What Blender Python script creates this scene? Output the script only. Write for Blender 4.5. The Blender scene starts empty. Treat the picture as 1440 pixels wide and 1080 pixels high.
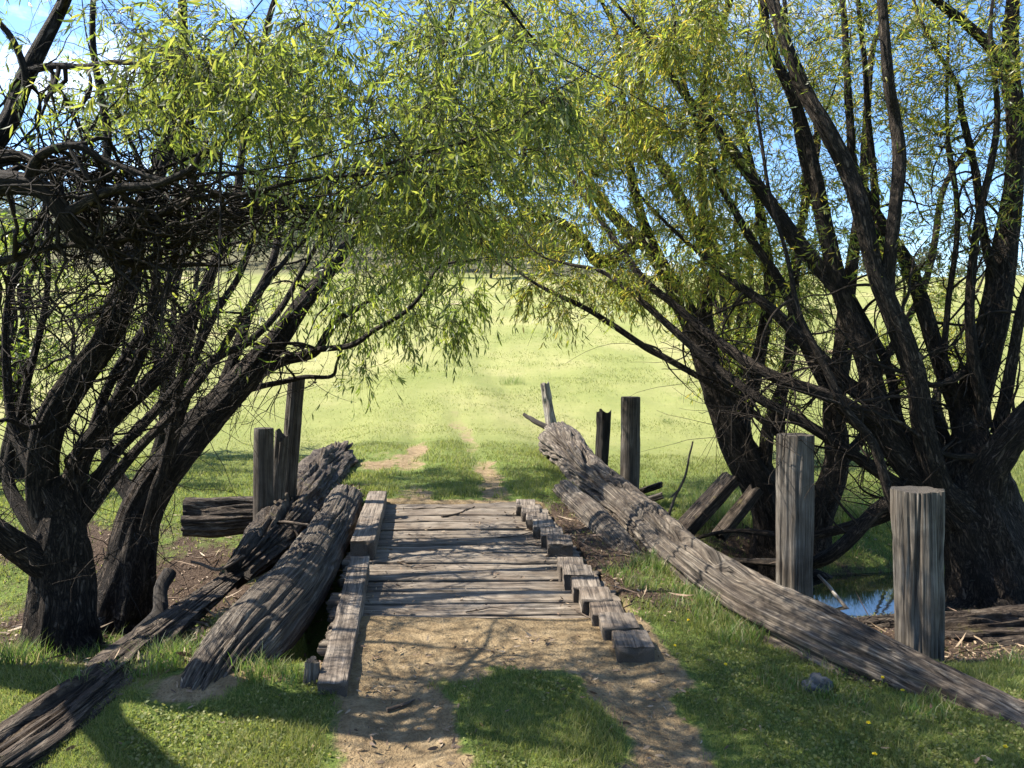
import bpy, math, random
import numpy as np
from mathutils import Vector
random.seed(7); rng = np.random.default_rng(11)
S = bpy.context.scene; COL = S.collection
F = 1050.0; CAMH = 2.0; PITCH = math.atan(40/F); CP, SP = math.cos(PITCH), math.sin(PITCH)

# ------------------------------------------------------------------ basics
def at(px, py, Y):
    """the world point that lies at distance Y (metres ahead) seen at a place of the photo"""
    dx = (px-720)/F; dz = (540-py)/F
    d = np.array([dx, CP+dz*SP, -SP+dz*CP]); d = d*(Y/d[1])
    return d+np.array([0, 0, CAMH])
def ss(a, b, x):
    t = np.clip((np.asarray(x, float)-a)/(b-a), 0, 1); return t*t*(3-2*t)
def _h(i, j, k):
    n = (i.astype(np.int64)*374761393+j.astype(np.int64)*668265263+k.astype(np.int64)*2147483647*3) & 0xffffffff
    n = ((n ^ (n >> 13))*1274126177) & 0xffffffff
    n = ((n ^ (n >> 16))*2246822519) & 0xffffffff
    return ((n ^ (n >> 15)) & 0xffffff)/float(0xffffff)*2-1
def vn(x, y, z=0.0):
    x, y, z = np.broadcast_arrays(np.asarray(x, float), np.asarray(y, float), np.asarray(z, float))
    i, j, k = np.floor(x), np.floor(y), np.floor(z)
    u, v, w = x-i, y-j, z-k
    u = u*u*(3-2*u); v = v*v*(3-2*v); w = w*w*(3-2*w)
    def L(a, b, t): return a+(b-a)*t
    c = lambda a, b, d: _h(i+a, j+b, k+d)
    return L(L(L(c(0,0,0), c(1,0,0), u), L(c(0,1,0), c(1,1,0), u), v), L(L(c(0,0,1), c(1,0,1), u), L(c(0,1,1), c(1,1,1), u), v), w)
def fbm(x, y, z=0.0, o=3):
    s = 0; a = .55
    for q in range(o):
        s = s+a*vn(np.asarray(x)*2**q+q*17.3, np.asarray(y)*2**q+q*5.1, np.asarray(z)*2**q); a *= .5
    return s
def nrm(a): return a/np.maximum(np.linalg.norm(a, axis=-1, keepdims=True), 1e-9)

class MB:
    def __init__(s): s.V = []; s.Q = []; s.T = []; s.G = []; s.n = 0
    def add(s, V, Q=None, T=None, G=None):
        V = np.asarray(V, float).reshape(-1, 3)
        if Q is not None and len(Q): s.Q.append(np.asarray(Q).reshape(-1, 4)+s.n)
        if T is not None and len(T): s.T.append(np.asarray(T).reshape(-1, 3)+s.n)
        s.V.append(V); s.G.append(V if G is None else np.asarray(G, float).reshape(-1, 3)); s.n += len(V)
    def build(s, name, mat, parent=None, loc=None, smooth=True, attrs=None):
        V = np.concatenate(s.V); G = np.concatenate(s.G)
        org = np.zeros(3) if loc is None else np.asarray(loc, float)
        Q = np.concatenate(s.Q) if s.Q else np.zeros((0, 4), int)
        T = np.concatenate(s.T) if s.T else np.zeros((0, 3), int)
        me = bpy.data.meshes.new(name)
        me.vertices.add(len(V)); me.vertices.foreach_set('co', (V-org).astype(np.float32).ravel())
        nl = Q.size+T.size; me.loops.add(nl)
        me.loops.foreach_set('vertex_index', np.concatenate([Q.ravel(), T.ravel()]).astype(np.int32))
        npoly = len(Q)+len(T); me.polygons.add(npoly)
        me.polygons.foreach_set('loop_start', np.concatenate([np.arange(len(Q))*4, Q.size+np.arange(len(T))*3]).astype(np.int32))
        me.polygons.foreach_set('loop_total', np.concatenate([np.full(len(Q), 4), np.full(len(T), 3)]).astype(np.int32))
        me.polygons.foreach_set('use_smooth', np.full(npoly, smooth))
        me.update(calc_edges=True); me.validate()
        if len(me.vertices) == len(V):
            a = me.attributes.new('gc', 'FLOAT_VECTOR', 'POINT'); a.data.foreach_set('vector', G.astype(np.float32).ravel())
            for k, val in (attrs or {}).items():
                a = me.attributes.new(k, 'FLOAT', 'POINT'); a.data.foreach_set('value', np.asarray(val, np.float32).ravel())
        o = bpy.data.objects.new(name, me); COL.objects.link(o); o.location = org
        if mat: me.materials.append(mat)
        if parent:
            o.parent = parent; o.location = org-np.array(parent.location)
        return o
def tag(o, label=None, cat=None, group=None, kind=None):
    if label: o['label'] = label
    if cat: o['category'] = cat
    if group: o['group'] = group
    if kind: o['kind'] = kind
    return o
def empty(name, loc):
    o = bpy.data.objects.new(name, None); COL.objects.link(o); o.location = loc; o.empty_display_size = .2; return o

def spline(P, R, step):
    P = np.asarray(P, float); R = np.asarray(R, float)
    if len(P) < 2: return P, R
    E = np.vstack([2*P[0]-P[1], P, 2*P[-1]-P[-2]]); out = []; ro = []
    for i in range(len(P)-1):
        a, b, c, d = E[i:i+4]; n = max(1, int(np.linalg.norm(c-b)/step))
        for q in range(n):
            t = q/n
            out.append(.5*((2*b)+(c-a)*t+(2*a-5*b+4*c-d)*t*t+(3*b-a-3*c+d)*t**3)); ro.append(R[i]+(R[i+1]-R[i])*t)
    out.append(P[-1]); ro.append(R[-1])
    return np.array(out), np.array(ro)
def frames(P, up=None):
    T = nrm(np.gradient(P, axis=0)); N = np.zeros_like(T)
    u = np.array(up if up is not None else ([0, 0, 1.] if abs(T[0, 2]) < .9 else [0, 1., 0]))
    n = u-T[0]*u.dot(T[0]); n /= np.linalg.norm(n)
    for i in range(len(P)):
        src = u if up is not None else n
        n = src-T[i]*src.dot(T[i]); n /= max(np.linalg.norm(n), 1e-9); N[i] = n
    return T, N, np.cross(T, N)
def sweep(mb, P, R, K=16, prof=None, disp=None, up=None, cap=True, jag=(0, 0), hollow=(0, 0), seed=0):
    """tube or beam along P; prof is a (K,2) outline, R the scale (n,) or (n,2); gc = section coords + length"""
    P = np.asarray(P, float); n = len(P); R = np.asarray(R, float)
    if R.ndim == 0: R = np.full(n, float(R))
    R2 = R if R.ndim == 2 else np.stack([R, R], 1)
    th = np.arange(K)/K*2*math.pi
    if prof is None: prof = np.stack([np.cos(th), np.sin(th)], 1)
    K = len(prof); th = np.arctan2(prof[:, 1], prof[:, 0])
    T, N, B = frames(P, up)
    v = np.concatenate([[0], np.cumsum(np.linalg.norm(np.diff(P, axis=0), axis=1))])
    a = prof[None, :, 0]*R2[:, :1]; b = prof[None, :, 1]*R2[:, 1:]
    if disp is not None:
        d = disp(np.broadcast_to(th[None], (n, K)), np.broadcast_to(v[:, None], (n, K)), np.hypot(a, b))
        L = np.hypot(a, b); s = 1+d/np.maximum(L, 1e-5); a2 = a*s; b2 = b*s
    else: a2, b2 = a, b
    V = P[:, None]+N[:, None]*a2[..., None]+B[:, None]*b2[..., None]
    if jag[0]: V[0] -= T[0]*(jag[0]*np.abs(vn(a[0]*14, b[0]*14, seed+.5)))[:, None]
    if jag[1]: V[-1] += T[-1]*(jag[1]*(.6+.7*vn(a[-1]*16, b[-1]*16, seed+3.5)))[:, None]
    G = np.stack([a, b, np.broadcast_to(v[:, None], a.shape)], -1)+np.array([seed*3.1, seed*1.7, seed*7.3])
    i = np.arange(n-1)[:, None]*K+np.arange(K)[None]; j = np.arange(n-1)[:, None]*K+(np.arange(K)[None]+1) % K
    Q = np.stack([i, j, j+K, i+K], -1).reshape(-1, 4)
    base = mb.n
    mb.add(V.reshape(-1, 3), Q, None, G.reshape(-1, 3))
    if cap:
        for e, sgn in ((0, -1), (n-1, 1)):
            ring = V[e]; c = P[e]; off = T[e]*sgn; VV = [ring]; GG = [G[e]]
            for f, hh in ((.86, .25), (.5, .8)):
                q = c+(ring-c)*f
                q = q+off*((-hollow[0 if e == 0 else 1]*hh)+.18*R2[e].min()*vn(G[e][:, 0]*9*f, G[e][:, 1]*9*f, seed+f*9)*.35)[:, None]
                VV.append(q); GG.append(G[e]*np.array([f, f, 1]))
            VV.append((c-off*hollow[0 if e == 0 else 1])[None]); GG.append(G[e].mean(0)[None])
            k = np.arange(K); k2 = (k+1) % K; QQ = []; 
            for r in range(2): QQ.append(np.stack([k+r*K, k2+r*K, k2+r*K+K, k+r*K+K], 1))
            QQ = np.concatenate(QQ); TT = np.stack([k+2*K, k2+2*K, np.full(K, 3*K)], 1)
            if sgn < 0: QQ = QQ[:, ::-1]; TT = TT[:, ::-1]
            mb.add(np.concatenate(VV), QQ, TT, np.concatenate(GG))
def wood_disp(seed, lump=.06, crack=.05, freq=5, grain=.012, step=0.0):
    def f(th, v, r):
        c, s = np.cos(th), np.sin(th); k = freq*.62
        d = r*lump*2*fbm(c*1.3+seed, s*1.3, v*.9, 3)
        wv = .25*vn(v*1.3, seed, c)
        q = np.abs(vn(c*k+seed*2.3+wv, s*k+wv, v*.33+seed)+.3*vn(c*k*2, s*k*2+seed, v*1.2))
        d = d-r*crack*2.4*(1-ss(.02, .2, q))*ss(-.3, .25, vn(c*1.5, s*1.5+seed, v*.7))
        q2 = np.abs(vn(c*k*2.1+seed+wv*2, s*k*2.1, v*.6+seed*3))
        d = d-r*crack*.9*(1-ss(.03, .25, q2))
        if step: d = d+r*step*(np.tanh(6*vn(c*1.9+seed*3, s*1.9+wv*2, v*.5+7))-.4)
        d = d+r*grain*2.4*vn(c*freq*3.3, s*freq*3.3, v*2.2+seed)+r*grain*1.6*vn(c*freq*6, s*freq*6, v*9+seed)
        kn = vn(c*1.1+seed*5, s*1.1, v*1.4+seed*2)
        return d+r*lump*1.2*ss(.45, .8, kn)
    return f
def rrect(w, h, r=.12, seg=3, m=3):
    """rounded rectangle outline, unit half sizes scaled by w,h"""
    pts = []
    cs = [(1, 1, 0), (-1, 1, 90), (-1, -1, 180), (1, -1, 270)]
    rw, rh = r*min(w, h), r*min(w, h)
    for q, (sx, sy, a0) in enumerate(cs):
        for e in range(seg+1):
            a = math.radians(a0+90*e/seg); pts.append((sx*(w-rw)+rw*math.cos(a), sy*(h-rh)+rh*math.sin(a)))
        nx = cs[(q+1) % 4]; a = math.radians(a0+90)
        p0 = pts[-1]; a2 = math.radians(nx[2]); p1 = (nx[0]*(w-rw)+rw*math.cos(a2), nx[1]*(h-rh)+rh*math.sin(a2))
        for e in range(1, m+1): pts.append((p0[0]+(p1[0]-p0[0])*e/(m+1), p0[1]+(p1[1]-p0[1])*e/(m+1)))
    return np.array(pts)

# ------------------------------------------------------------------ materials
class NT:
    def __init__(s, name):
        s.m = bpy.data.materials.new(name); s.m.use_nodes = True; s.t = s.m.node_tree; s.t.nodes.clear()
        s.out = s.t.nodes.new('ShaderNodeOutputMaterial')
    def n(s, typ, **kw):
        nd = s.t.nodes.new(typ)
        for k, v in kw.items():
            if k.startswith('_'): setattr(nd, k[1:], v)
            else: s.set(nd, int(k[1:]) if k[0] == 'i' and k[1:].isdigit() else k.replace('__', ' '), v)
        return nd
    def set(s, nd, key, v):
        inp = nd.inputs[key]
        if isinstance(v, bpy.types.NodeSocket): s.t.links.new(v, inp)
        elif isinstance(v, bpy.types.Node): s.t.links.new(v.outputs[0], inp)
        else: inp.default_value = v
    def ramp(s, fac, stops, interp='LINEAR'):
        r = s.t.nodes.new('ShaderNodeValToRGB'); e = r.color_ramp.elements; r.color_ramp.interpolation = interp
        while len(e) < len(stops): e.new(.5)
        for q, (p, c) in enumerate(stops):
            e[q].position = p; e[q].color = (*c, 1) if len(c) == 3 else c
        s.set(r, 0, fac); return r.outputs[0]
    def noise(s, vec, scale, detail=4, rough=.55, dist=0):
        nd = s.n('ShaderNodeTexNoise', Scale=scale, Detail=detail, Roughness=rough, Distortion=dist)
        if vec is not None: s.set(nd, 'Vector', vec)
        return nd.outputs[0]
    def mapv(s, vec, scale): return s.n('ShaderNodeMapping', Vector=vec, Scale=scale).outputs[0]
    def mix(s, f, a, b, mode='MIX'):
        nd = s.t.nodes.new('ShaderNodeMix'); nd.data_type = 'RGBA'; nd.blend_type = mode
        s.set(nd, 0, f); 
        for q, v in ((6, a), (7, b)): s.set(nd, q, (*v, 1) if isinstance(v, tuple) and len(v) == 3 else v)
        return nd.outputs[2]
    def math(s, op, a, b=0.0, clamp=False):
        nd = s.t.nodes.new('ShaderNodeMath'); nd.operation = op; nd.use_clamp = clamp; s.set(nd, 0, a); s.set(nd, 1, b); return nd.outputs[0]
    def attr(s, name): return s.n('ShaderNodeAttribute', _attribute_name=name)
    def bump(s, h, dist, strength=1.0): return s.n('ShaderNodeBump', Height=h, Distance=dist, Strength=strength).outputs[0]
    def pbr(s, **kw):
        p = s.n('ShaderNodeBsdfPrincipled', **kw); s.t.links.new(p.outputs[0], s.out.inputs[0]); return s.m

def wood_mat(name, dark, mid, light, stretch=.09, scale=22, bump=.012, crackdark=.75, moss=None):
    t = NT(name); gc = t.attr('gc').outputs['Vector']
    g = t.noise(t.mapv(gc, (1, 1, stretch)), scale, 7, .68, .35)
    g2 = t.noise(t.mapv(gc, (1, 1, stretch*.5)), scale*3.2, 4, .6)
    pat = t.noise(gc, 3.1, 5, .6, .4)
    c = t.ramp(g, [(.33, dark), (.5, mid), (.66, light)])
    c = t.mix(t.ramp(pat, [(.35, (0, 0, 0)), (.65, (1, 1, 1))]), t.mix(1.0, c, (.55, .5, .46), 'MULTIPLY'), c)
    ck = t.ramp(g2, [(.30, (1, 1, 1)), (.43, (0, 0, 0))])
    c = t.mix(t.math('MULTIPLY', ck, crackdark), c, tuple(x*.25 for x in dark))
    ln = t.noise(t.mapv(gc, (1, 1, stretch*.6)), scale*.36, 3, .55, .6)
    ln = t.ramp(t.math('ABSOLUTE', t.math('SUBTRACT', ln, .5)), [(0, (1, 1, 1)), (.022, (0, 0, 0))])
    ln = t.math('MULTIPLY', ln, t.ramp(t.noise(gc, 1.7, 2, .5), [(.42, (0, 0, 0)), (.55, (1, 1, 1))]))
    c = t.mix(t.math('MULTIPLY', ln, crackdark), c, tuple(x*.15 for x in dark))
    rnd = t.n('ShaderNodeObjectInfo').outputs['Random']
    tone = t.ramp(rnd, [(0, (.76, .73, .68)), (1, (1.0, .97, .91))])
    c = t.mix(1.0, c, tone, 'MULTIPLY')
    if moss:
        mm = t.ramp(t.noise(gc, 7, 4, .65), [(.6, (0, 0, 0)), (.72, (1, 1, 1))])
        c = t.mix(t.math('MULTIPLY', mm, .7), c, moss)
    h = t.math('SUBTRACT', t.math('ADD', g, t.math('MULTIPLY', g2, .55)), t.math('MULTIPLY', ln, .7))
    return t.pbr(Base__Color=c, Roughness=.86, Specular__IOR__Level=.25, Normal=t.bump(h, bump))
def bark_mat(name, dark, light, scale=16, bump=.03):
    t = NT(name); gc = t.attr('gc').outputs['Vector']
    g = t.noise(t.mapv(gc, (1, 1, .22)), scale, 6, .65, 1.2)
    ri = t.math('ABSOLUTE', t.math('SUBTRACT', g, .5)); ri = t.math('MULTIPLY', ri, 8.0, True)
    pat = t.noise(gc, 2.3, 4, .6)
    c = t.mix(ri, tuple(x*.3 for x in dark), t.mix(t.ramp(pat, [(.3, (0, 0, 0)), (.7, (1, 1, 1))]), dark, light))
    li = t.ramp(t.noise(gc, 19, 3, .5), [(.68, (0, 0, 0)), (.75, (1, 1, 1))])
    c = t.mix(t.math('MULTIPLY', li, .35), c, (.2, .2, .17))
    return t.pbr(Base__Color=c, Roughness=.9, Specular__IOR__Level=.2, Normal=t.bump(t.math('ADD', ri, t.math('MULTIPLY', g, .4)), bump))
def leaf_mat(name, cols, tcols, trans=.5, rough=.42):
    t = NT(name); r = t.n('ShaderNodeNewGeometry').outputs['Random Per Island']
    n = len(cols)
    c = t.ramp(r, [(q/(n-1), x) for q, x in enumerate(cols)]); ct = t.ramp(r, [(q/(n-1), x) for q, x in enumerate(tcols)])
    p = t.n('ShaderNodeBsdfPrincipled', Base__Color=c, Roughness=rough, Specular__IOR__Level=.45)
    tr = t.n('ShaderNodeBsdfTranslucent', Color=ct)
    mx = t.n('ShaderNodeMixShader', i0=trans, i1=p.outputs[0], i2=tr.outputs[0])
    t.t.links.new(mx.outputs[0], t.out.inputs[0]); return t.m

M = {}
M['log'] = wood_mat('weathered_log_wood', (.02, .016, .012), (.095, .081, .068), (.26, .235, .2), .018, 60, .022)
M['rot'] = wood_mat('rotten_log_wood', (.016, .011, .008), (.066, .052, .041), (.18, .155, .128), .14, 38, .04, .85, (.075, .065, .018))
M['post'] = wood_mat('grey_post_wood', (.05, .044, .038), (.135, .125, .113), (.235, .222, .205), .025, 75, .008, .8)
M['oldpost'] = wood_mat('dark_post_wood', (.03, .026, .022), (.10, .088, .076), (.19, .173, .153), .04, 40, .009, .65)
M['black'] = wood_mat('charred_wood', (.010, .008, .007), (.028, .024, .021), (.06, .053, .047), .08, 24, .012)
M['plank'] = wood_mat('deck_wood', (.06, .05, .04), (.185, .16, .132), (.31, .275, .235), .04, 40, .006, .65)
M['kerb'] = wood_mat('kerb_wood', (.055, .046, .037), (.165, .142, .12), (.29, .255, .218), .045, 40, .007, .6)
M['pale'] = wood_mat('bleached_wood', (.1, .09, .08), (.33, .31, .285), (.52, .5, .47), .08, 30, .012)
M['stick'] = wood_mat('dead_stick_wood', (.04, .03, .022), (.095, .077, .062), (.2, .17, .14), .2, 60, .002, .3)
M['bark'] = bark_mat('willow_bark', (.032, .024, .018), (.12, .093, .07), 26, .045)
M['twig'] = bark_mat('twig_bark', (.022, .016, .012), (.06, .046, .032), 60, .002)
M['leafnear'] = leaf_mat('curly_willow_leaves', [(.038, .056, .018), (.058, .083, .024), (.078, .105, .03), (.10, .12, .036)], [(.17, .235, .03), (.25, .32, .042), (.34, .39, .055), (.43, .43, .07)], .5, .6)
M['leafleft'] = leaf_mat('willow_leaves_green', [(.045, .075, .016), (.07, .11, .025), (.11, .135, .032)], [(.18, .27, .03), (.27, .36, .045), (.38, .40, .06)], .5)
M['leafright'] = leaf_mat('willow_leaves_yellow', [(.06, .09, .018), (.085, .125, .026), (.12, .14, .03), (.19, .15, .03)], [(.24, .32, .035), (.34, .42, .05), (.45, .45, .06), (.55, .40, .05)], .52)
M['grass'] = leaf_mat('grass_blades', [(.065, .088, .018), (.095, .12, .028), (.13, .148, .038), (.175, .165, .065)], [(.19, .24, .035), (.26, .31, .05), (.33, .35, .07), (.37, .34, .15)], .4, .68)
M['reed'] = leaf_mat('bank_grass_blades', [(.04, .085, .016), (.07, .125, .022), (.12, .15, .04), (.26, .22, .11)], [(.12, .24, .03), (.18, .31, .04), (.25, .3, .07), (.36, .3, .15)], .4, .5)
M['litter'] = leaf_mat('dry_litter', [(.05, .03, .02), (.12, .075, .045), (.20, .14, .085), (.31, .235, .155)], [(.06, .03, .02), (.1, .06, .03), (.12, .08, .04), (.15, .1, .05)], .12, .7)
M['farleaf'] = leaf_mat('far_leaves', [(.045, .055, .03), (.065, .075, .042), (.085, .085, .055)], [(.08, .1, .05), (.1, .12, .06), (.12, .12, .07)], .3, .7)

def ground_mat():
    t = NT('ground_soil_and_turf'); pos = t.n('ShaderNodeNewGeometry').outputs['Position']
    d = t.attr('dirt').outputs['Fac']; li = t.attr('litter').outputs['Fac']; far = t.attr('far').outputs['Fac']
    n1 = t.noise(pos, 1.3, 5, .6); n2 = t.noise(pos, 55, 4, .65); n3 = t.noise(pos, 9, 5, .65)
    nf = t.noise(t.mapv(pos, (1, .55, 1)), .12, 6, .62)
    g = t.ramp(n2, [(.3, (.05, .075, .016)), (.55, (.095, .13, .03)), (.75, (.16, .17, .06))])
    gf = t.ramp(nf, [(.3, (.14, .16, .045)), (.5, (.195, .20, .072)), (.68, (.275, .25, .115))])
    gf = t.mix(t.math('MULTIPLY', t.ramp(t.noise(pos, 2.2, 6, .7), [(.3, (0, 0, 0)), (.7, (1, 1, 1))]), .45), gf, t.mix(.5, gf, (.075, .12, .02)))
    g = t.mix(far, g, gf)
    stk = t.noise(t.mapv(pos, (.3, 1.0, 1)), .7, 5, .65)
    gf = t.mix(t.ramp(stk, [(.5, (0, 0, 0)), (.7, (.55, .55, .55))]), gf, (.30, .255, .135))
    gf = t.mix(t.ramp(t.noise(pos, .45, 5, .7), [(.56, (0, 0, 0)), (.7, (.6, .6, .6))]), gf, (.10, .135, .03))
    bare = t.ramp(t.noise(t.mapv(pos, (.6, 1.6, 1)), .06, 5, .65), [(.66, (0, 0, 0)), (.72, (1, 1, 1))])
    g = t.mix(t.math('MULTIPLY', bare, t.math('MULTIPLY', far, .7)), g, (.33, .25, .18))
    so = t.ramp(n3, [(.25, (.11, .076, .042)), (.5, (.20, .147, .082)), (.75, (.285, .218, .13))])
    so = t.mix(t.math('MULTIPLY', t.ramp(n2, [(.35, (1, 1, 1)), (.5, (0, 0, 0))]), .5), so, (.06, .04, .026))
    lt = t.ramp(n2, [(.3, (.018, .012, .008)), (.5, (.05, .034, .024)), (.7, (.11, .08, .055))])
    bu = t.attr('bush').outputs['Fac']
    g = t.mix(t.math('MULTIPLY', bu, .85), g, (.085, .08, .05))
    e = t.math('ADD', d, t.math('MULTIPLY', t.math('SUBTRACT', n3, .5), .7))
    c = t.mix(t.ramp(e, [(.38, (0, 0, 0)), (.6, (1, 1, 1))]), g, so)
    e2 = t.math('ADD', li, t.math('MULTIPLY', t.math('SUBTRACT', n3, .5), .8))
    c = t.mix(t.ramp(e2, [(.35, (0, 0, 0)), (.6, (1, 1, 1))]), c, lt)
    h = t.math('ADD', n2, t.math('MULTIPLY', n3, 1.5))
    return t.pbr(Base__Color=c, Roughness=.95, Specular__IOR__Level=.1, Normal=t.bump(h, .025))
M['ground'] = ground_mat()
def simple(name, col, rough=.6, nscale=20, var=.35, bump=.003):
    t = NT(name); gc = t.attr('gc').outputs['Vector']; n = t.noise(gc, nscale, 5, .6)
    c = t.ramp(n, [(.3, tuple(x*(1-var) for x in col)), (.7, tuple(min(1, x*(1+var)) for x in col))])
    return t.pbr(Base__Color=c, Roughness=rough, Normal=t.bump(n, bump))
M['rock'] = simple('lichen_rock', (.065, .065, .063), .9, 30, .5, .02)
M['petal'] = simple('dandelion_petals', (.75, .58, .02), .6, 60, .15, .001)
M['stem'] = simple('flower_stem', (.09, .14, .03), .6)
def water_mat():
    t = NT('creek_water'); pos = t.n('ShaderNodeNewGeometry').outputs['Position']
    n = t.noise(pos, 5, 3, .5)
    return t.pbr(Base__Color=(.012, .012, .008, 1), Roughness=.03, IOR=2.3, Specular__IOR__Level=.8, Normal=t.bump(n, .006, .12))
M['water'] = water_mat()

# ------------------------------------------------------------------ terrain
def xc(y): return .46-.122*np.asarray(y, float)
def masks(x, y):
    x = np.asarray(x, float); y = np.asarray(y, float); t = x-xc(y)
    wob = .26*fbm(x*1.7, y*.9, 3.3)+.1*fbm(x*6, y*6, 2)
    sp = .62+.02*(y > 9)
    rut = np.maximum(1-ss(.14, .44, np.abs(t+wob+sp-.03)), 1-ss(.1, .36, np.abs(t+wob-sp-.17*(y < 6))))
    fade = np.where(y < 8, ss(5.6, 4.9, y)*.9, ss(36, 13, y)*(.52+.6*fbm(x*.9, y*.5, 21)))
    rut = rut*fade
    app = ss(4.35, 4.75, y+.5*fbm(x*2, y*2, 1))*ss(10.35, 9.95, y)*(1-ss(1.05, 1.35, np.abs(t)))
    app = np.maximum(app, (1-ss(.2, .55, np.abs(t+.35)))*ss(4.2, 4.6, y)*ss(8, 7, y)*.7)
    farp = .8*ss(17, 14.5, y)*ss(11.8, 13.5, y)*(1-ss(.2, 1.5, np.abs(t+1.0)))*(.6+1.1*fbm(x*1.6, y*.8, 51))
    bank = 0
    for bx, by, rx, ry in ((22, 48, 7, 1.4), (-75, 112, 14, 4), (9, 112, 12, 3), (38, 75, 10, 2), (-22, 60, 5, 1.2)):
        bank = np.maximum(bank, np.exp(-((x-bx)/rx)**2-((y-by+1.5*fbm(x*.15, by))/ry)**2)*(.75+.5*fbm(x*.3, y*.5, 9)))
    farp = np.maximum(farp, bank)
    mound = np.exp(-(((x+1.80)/.52)**2+((y-4.36)/.27)**2)**2)*(.5+1.2*fbm(x*4, y*4, 61))
    dirt = np.clip(np.maximum(np.maximum(np.maximum(rut, app), farp), mound), 0, 1)
    lit = ss(-1.25, -1.7, t)*ss(4.5, 5.6, y+.5*fbm(x, y, 8))*ss(11.5, 9.8, y)*.75
    lit = np.maximum(lit, ss(1.05, 1.25, t)*(1-ss(1.9, 2.4, t))*ss(5.2, 6.2, y)*ss(11.2, 10.2, y)*.62)
    lit = np.maximum(lit, ss(2.0, 2.4, t)*ss(7.0, 8.0, y)*ss(11.4, 10.2, y)*.5)
    lit = np.maximum(lit, ss(2.6, 3.0, t)*(1-ss(4.5, 5.5, t))*ss(4.9, 5.4, y)*ss(8, 6.4, y)*.6)
    return dirt, lit*np.clip(.95+.75*fbm(x*1.5, y*1.5, 41), .35, 1.3)
def terrain(x, y):
    x = np.asarray(x, float); y = np.asarray(y, float); t = x-xc(y); at_ = np.abs(t)
    emb = np.where(t < 0, ss(1.5, 3.0, at_), ss(1.6, 3.2, at_))
    wn = ss(4.3, 6.2, y)
    z = -.36*emb*wn*(1-.45*ss(13, 24, y))
    yc = 8.0+.22*np.maximum(x, 0)+.05*np.maximum(-x, 0)
    d = (y-yc)/1.4
    dep = .62+.36*ss(2.4, 3.9, x)
    z = z-dep*np.exp(-(d*d)**1.3)*np.where(t < 0, ss(.9, 1.9, at_), ss(1.75, 2.9, at_))
    z = z+.035*fbm(x*.9, y*.9, 2, 3)*ss(0.2, 1, at_)*2+.012*fbm(x*5, y*5, 5, 2)
    rutd = np.exp(-((np.where(t > 0, t-.17*(y < 6), -t)-.62)/.24)**2); hump = np.exp(-((t-.1)/.45)**2)
    z = z+(-.045*rutd+.05*hump)*np.where(y < 6, ss(5.1, 4.4, y), ss(11.2, 12.5, y)*ss(32, 18, y))
    dk = (1-ss(1.15, 1.3, at_))
    z = z+dk*(.03+.03*fbm(x*2.2, y*2.2, 9))*ss(5.9, 5.3, y)*ss(4.3, 5.0, y)
    z = z+dk*.035*ss(9.9, 10.3, y)*ss(11.5, 10.5, y)
    pit = ss(5.62, 5.8, y)*ss(10.0, 9.85, y)*(1-np.where(t < 0, ss(1.42, 1.52, at_), ss(1.08, 1.2, at_)))
    z = np.where(pit > 0, np.minimum(z, z*(1-pit)-.42*pit), z)
    gap = ss(4.75, 5.1, y)*ss(7.6, 7.2, y)*ss(-1.62, -1.5, x)*ss(-1.12-.06*(y-4.2), -1.24-.06*(y-4.2), x)
    z = z-.5*gap*(pit < .5)
    z = z+.08*np.exp(-((x+1.80)/.55)**2-((y-4.34)/.36)**2)+.02*fbm(x*7, y*7, 14)*np.exp(-((x+1.8)/.5)**2-((y-4.3)/.4)**2)
    r = np.clip((y-21)/130, 0, 1)
    z = z+18*r**1.22+.35*fbm(x*.06, y*.06, 1)*ss(15, 60, y)*2+1.6*fbm(x*.018, y*.022, 3)*ss(45, 100, y)+.05*fbm(x*.6, y*.6, 4)*ss(12, 25, y)*2
    S_ = ss(70, -70, x)
    z = z+46*ss(140, 330, y)*(.30+.70*S_)+5*fbm(x*.012, y*.012, 6)*ss(150, 260, y)
    z = z+.05*ss(3.2, 1.5, y)
    return z
def axis(lo, hi, st, outer, g):
    a = list(np.arange(lo, hi+1e-6, st)); s = st; b = []; v = hi
    while v < outer[1]: s *= g; v += s; b.append(v)
    c = []; v = lo; s = st
    while v > outer[0]: s *= g; v -= s; c.append(v)
    return np.array(c[::-1]+a+b)
gx = axis(-6.5, 6.5, .055, (-900, 900), 1.11); gy = axis(2.4, 14.5, .055, (-40, 1300), 1.06)
X, Y = np.meshgrid(gx, gy); Z = terrain(X, Y)
nx, ny = len(gx), len(gy)
idx = np.arange(nx*ny).reshape(ny, nx)
Q = np.stack([idx[:-1, :-1], idx[:-1, 1:], idx[1:, 1:], idx[1:, :-1]], -1).reshape(-1, 4)
mb = MB(); mb.add(np.stack([X, Y, Z], -1).reshape(-1, 3), Q)
dm, lm = masks(X, Y)
tag(mb.build('ground', M['ground'], attrs={'dirt': dm.ravel(), 'litter': lm.ravel(), 'far': ss(12, 22, Y).ravel(), 'bush': (ss(158, 178, Y+14*fbm(X*.03, Y*.03, 5))*ss(110, 30, X)).ravel()}), kind='structure')
mb = MB(); w = MB()
wx = np.linspace(2.2, 14, 60); wy = np.linspace(6.5, 14, 40); WX, WY = np.meshgrid(wx, wy); ii = np.arange(60*40).reshape(40, 60)
w.add(np.stack([WX, WY, np.full_like(WX, -.98)], -1), np.stack([ii[:-1, :-1], ii[:-1, 1:], ii[1:, 1:], ii[1:, :-1]], -1).reshape(-1, 4))
tag(w.build('water', M['water']), kind='structure')

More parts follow.
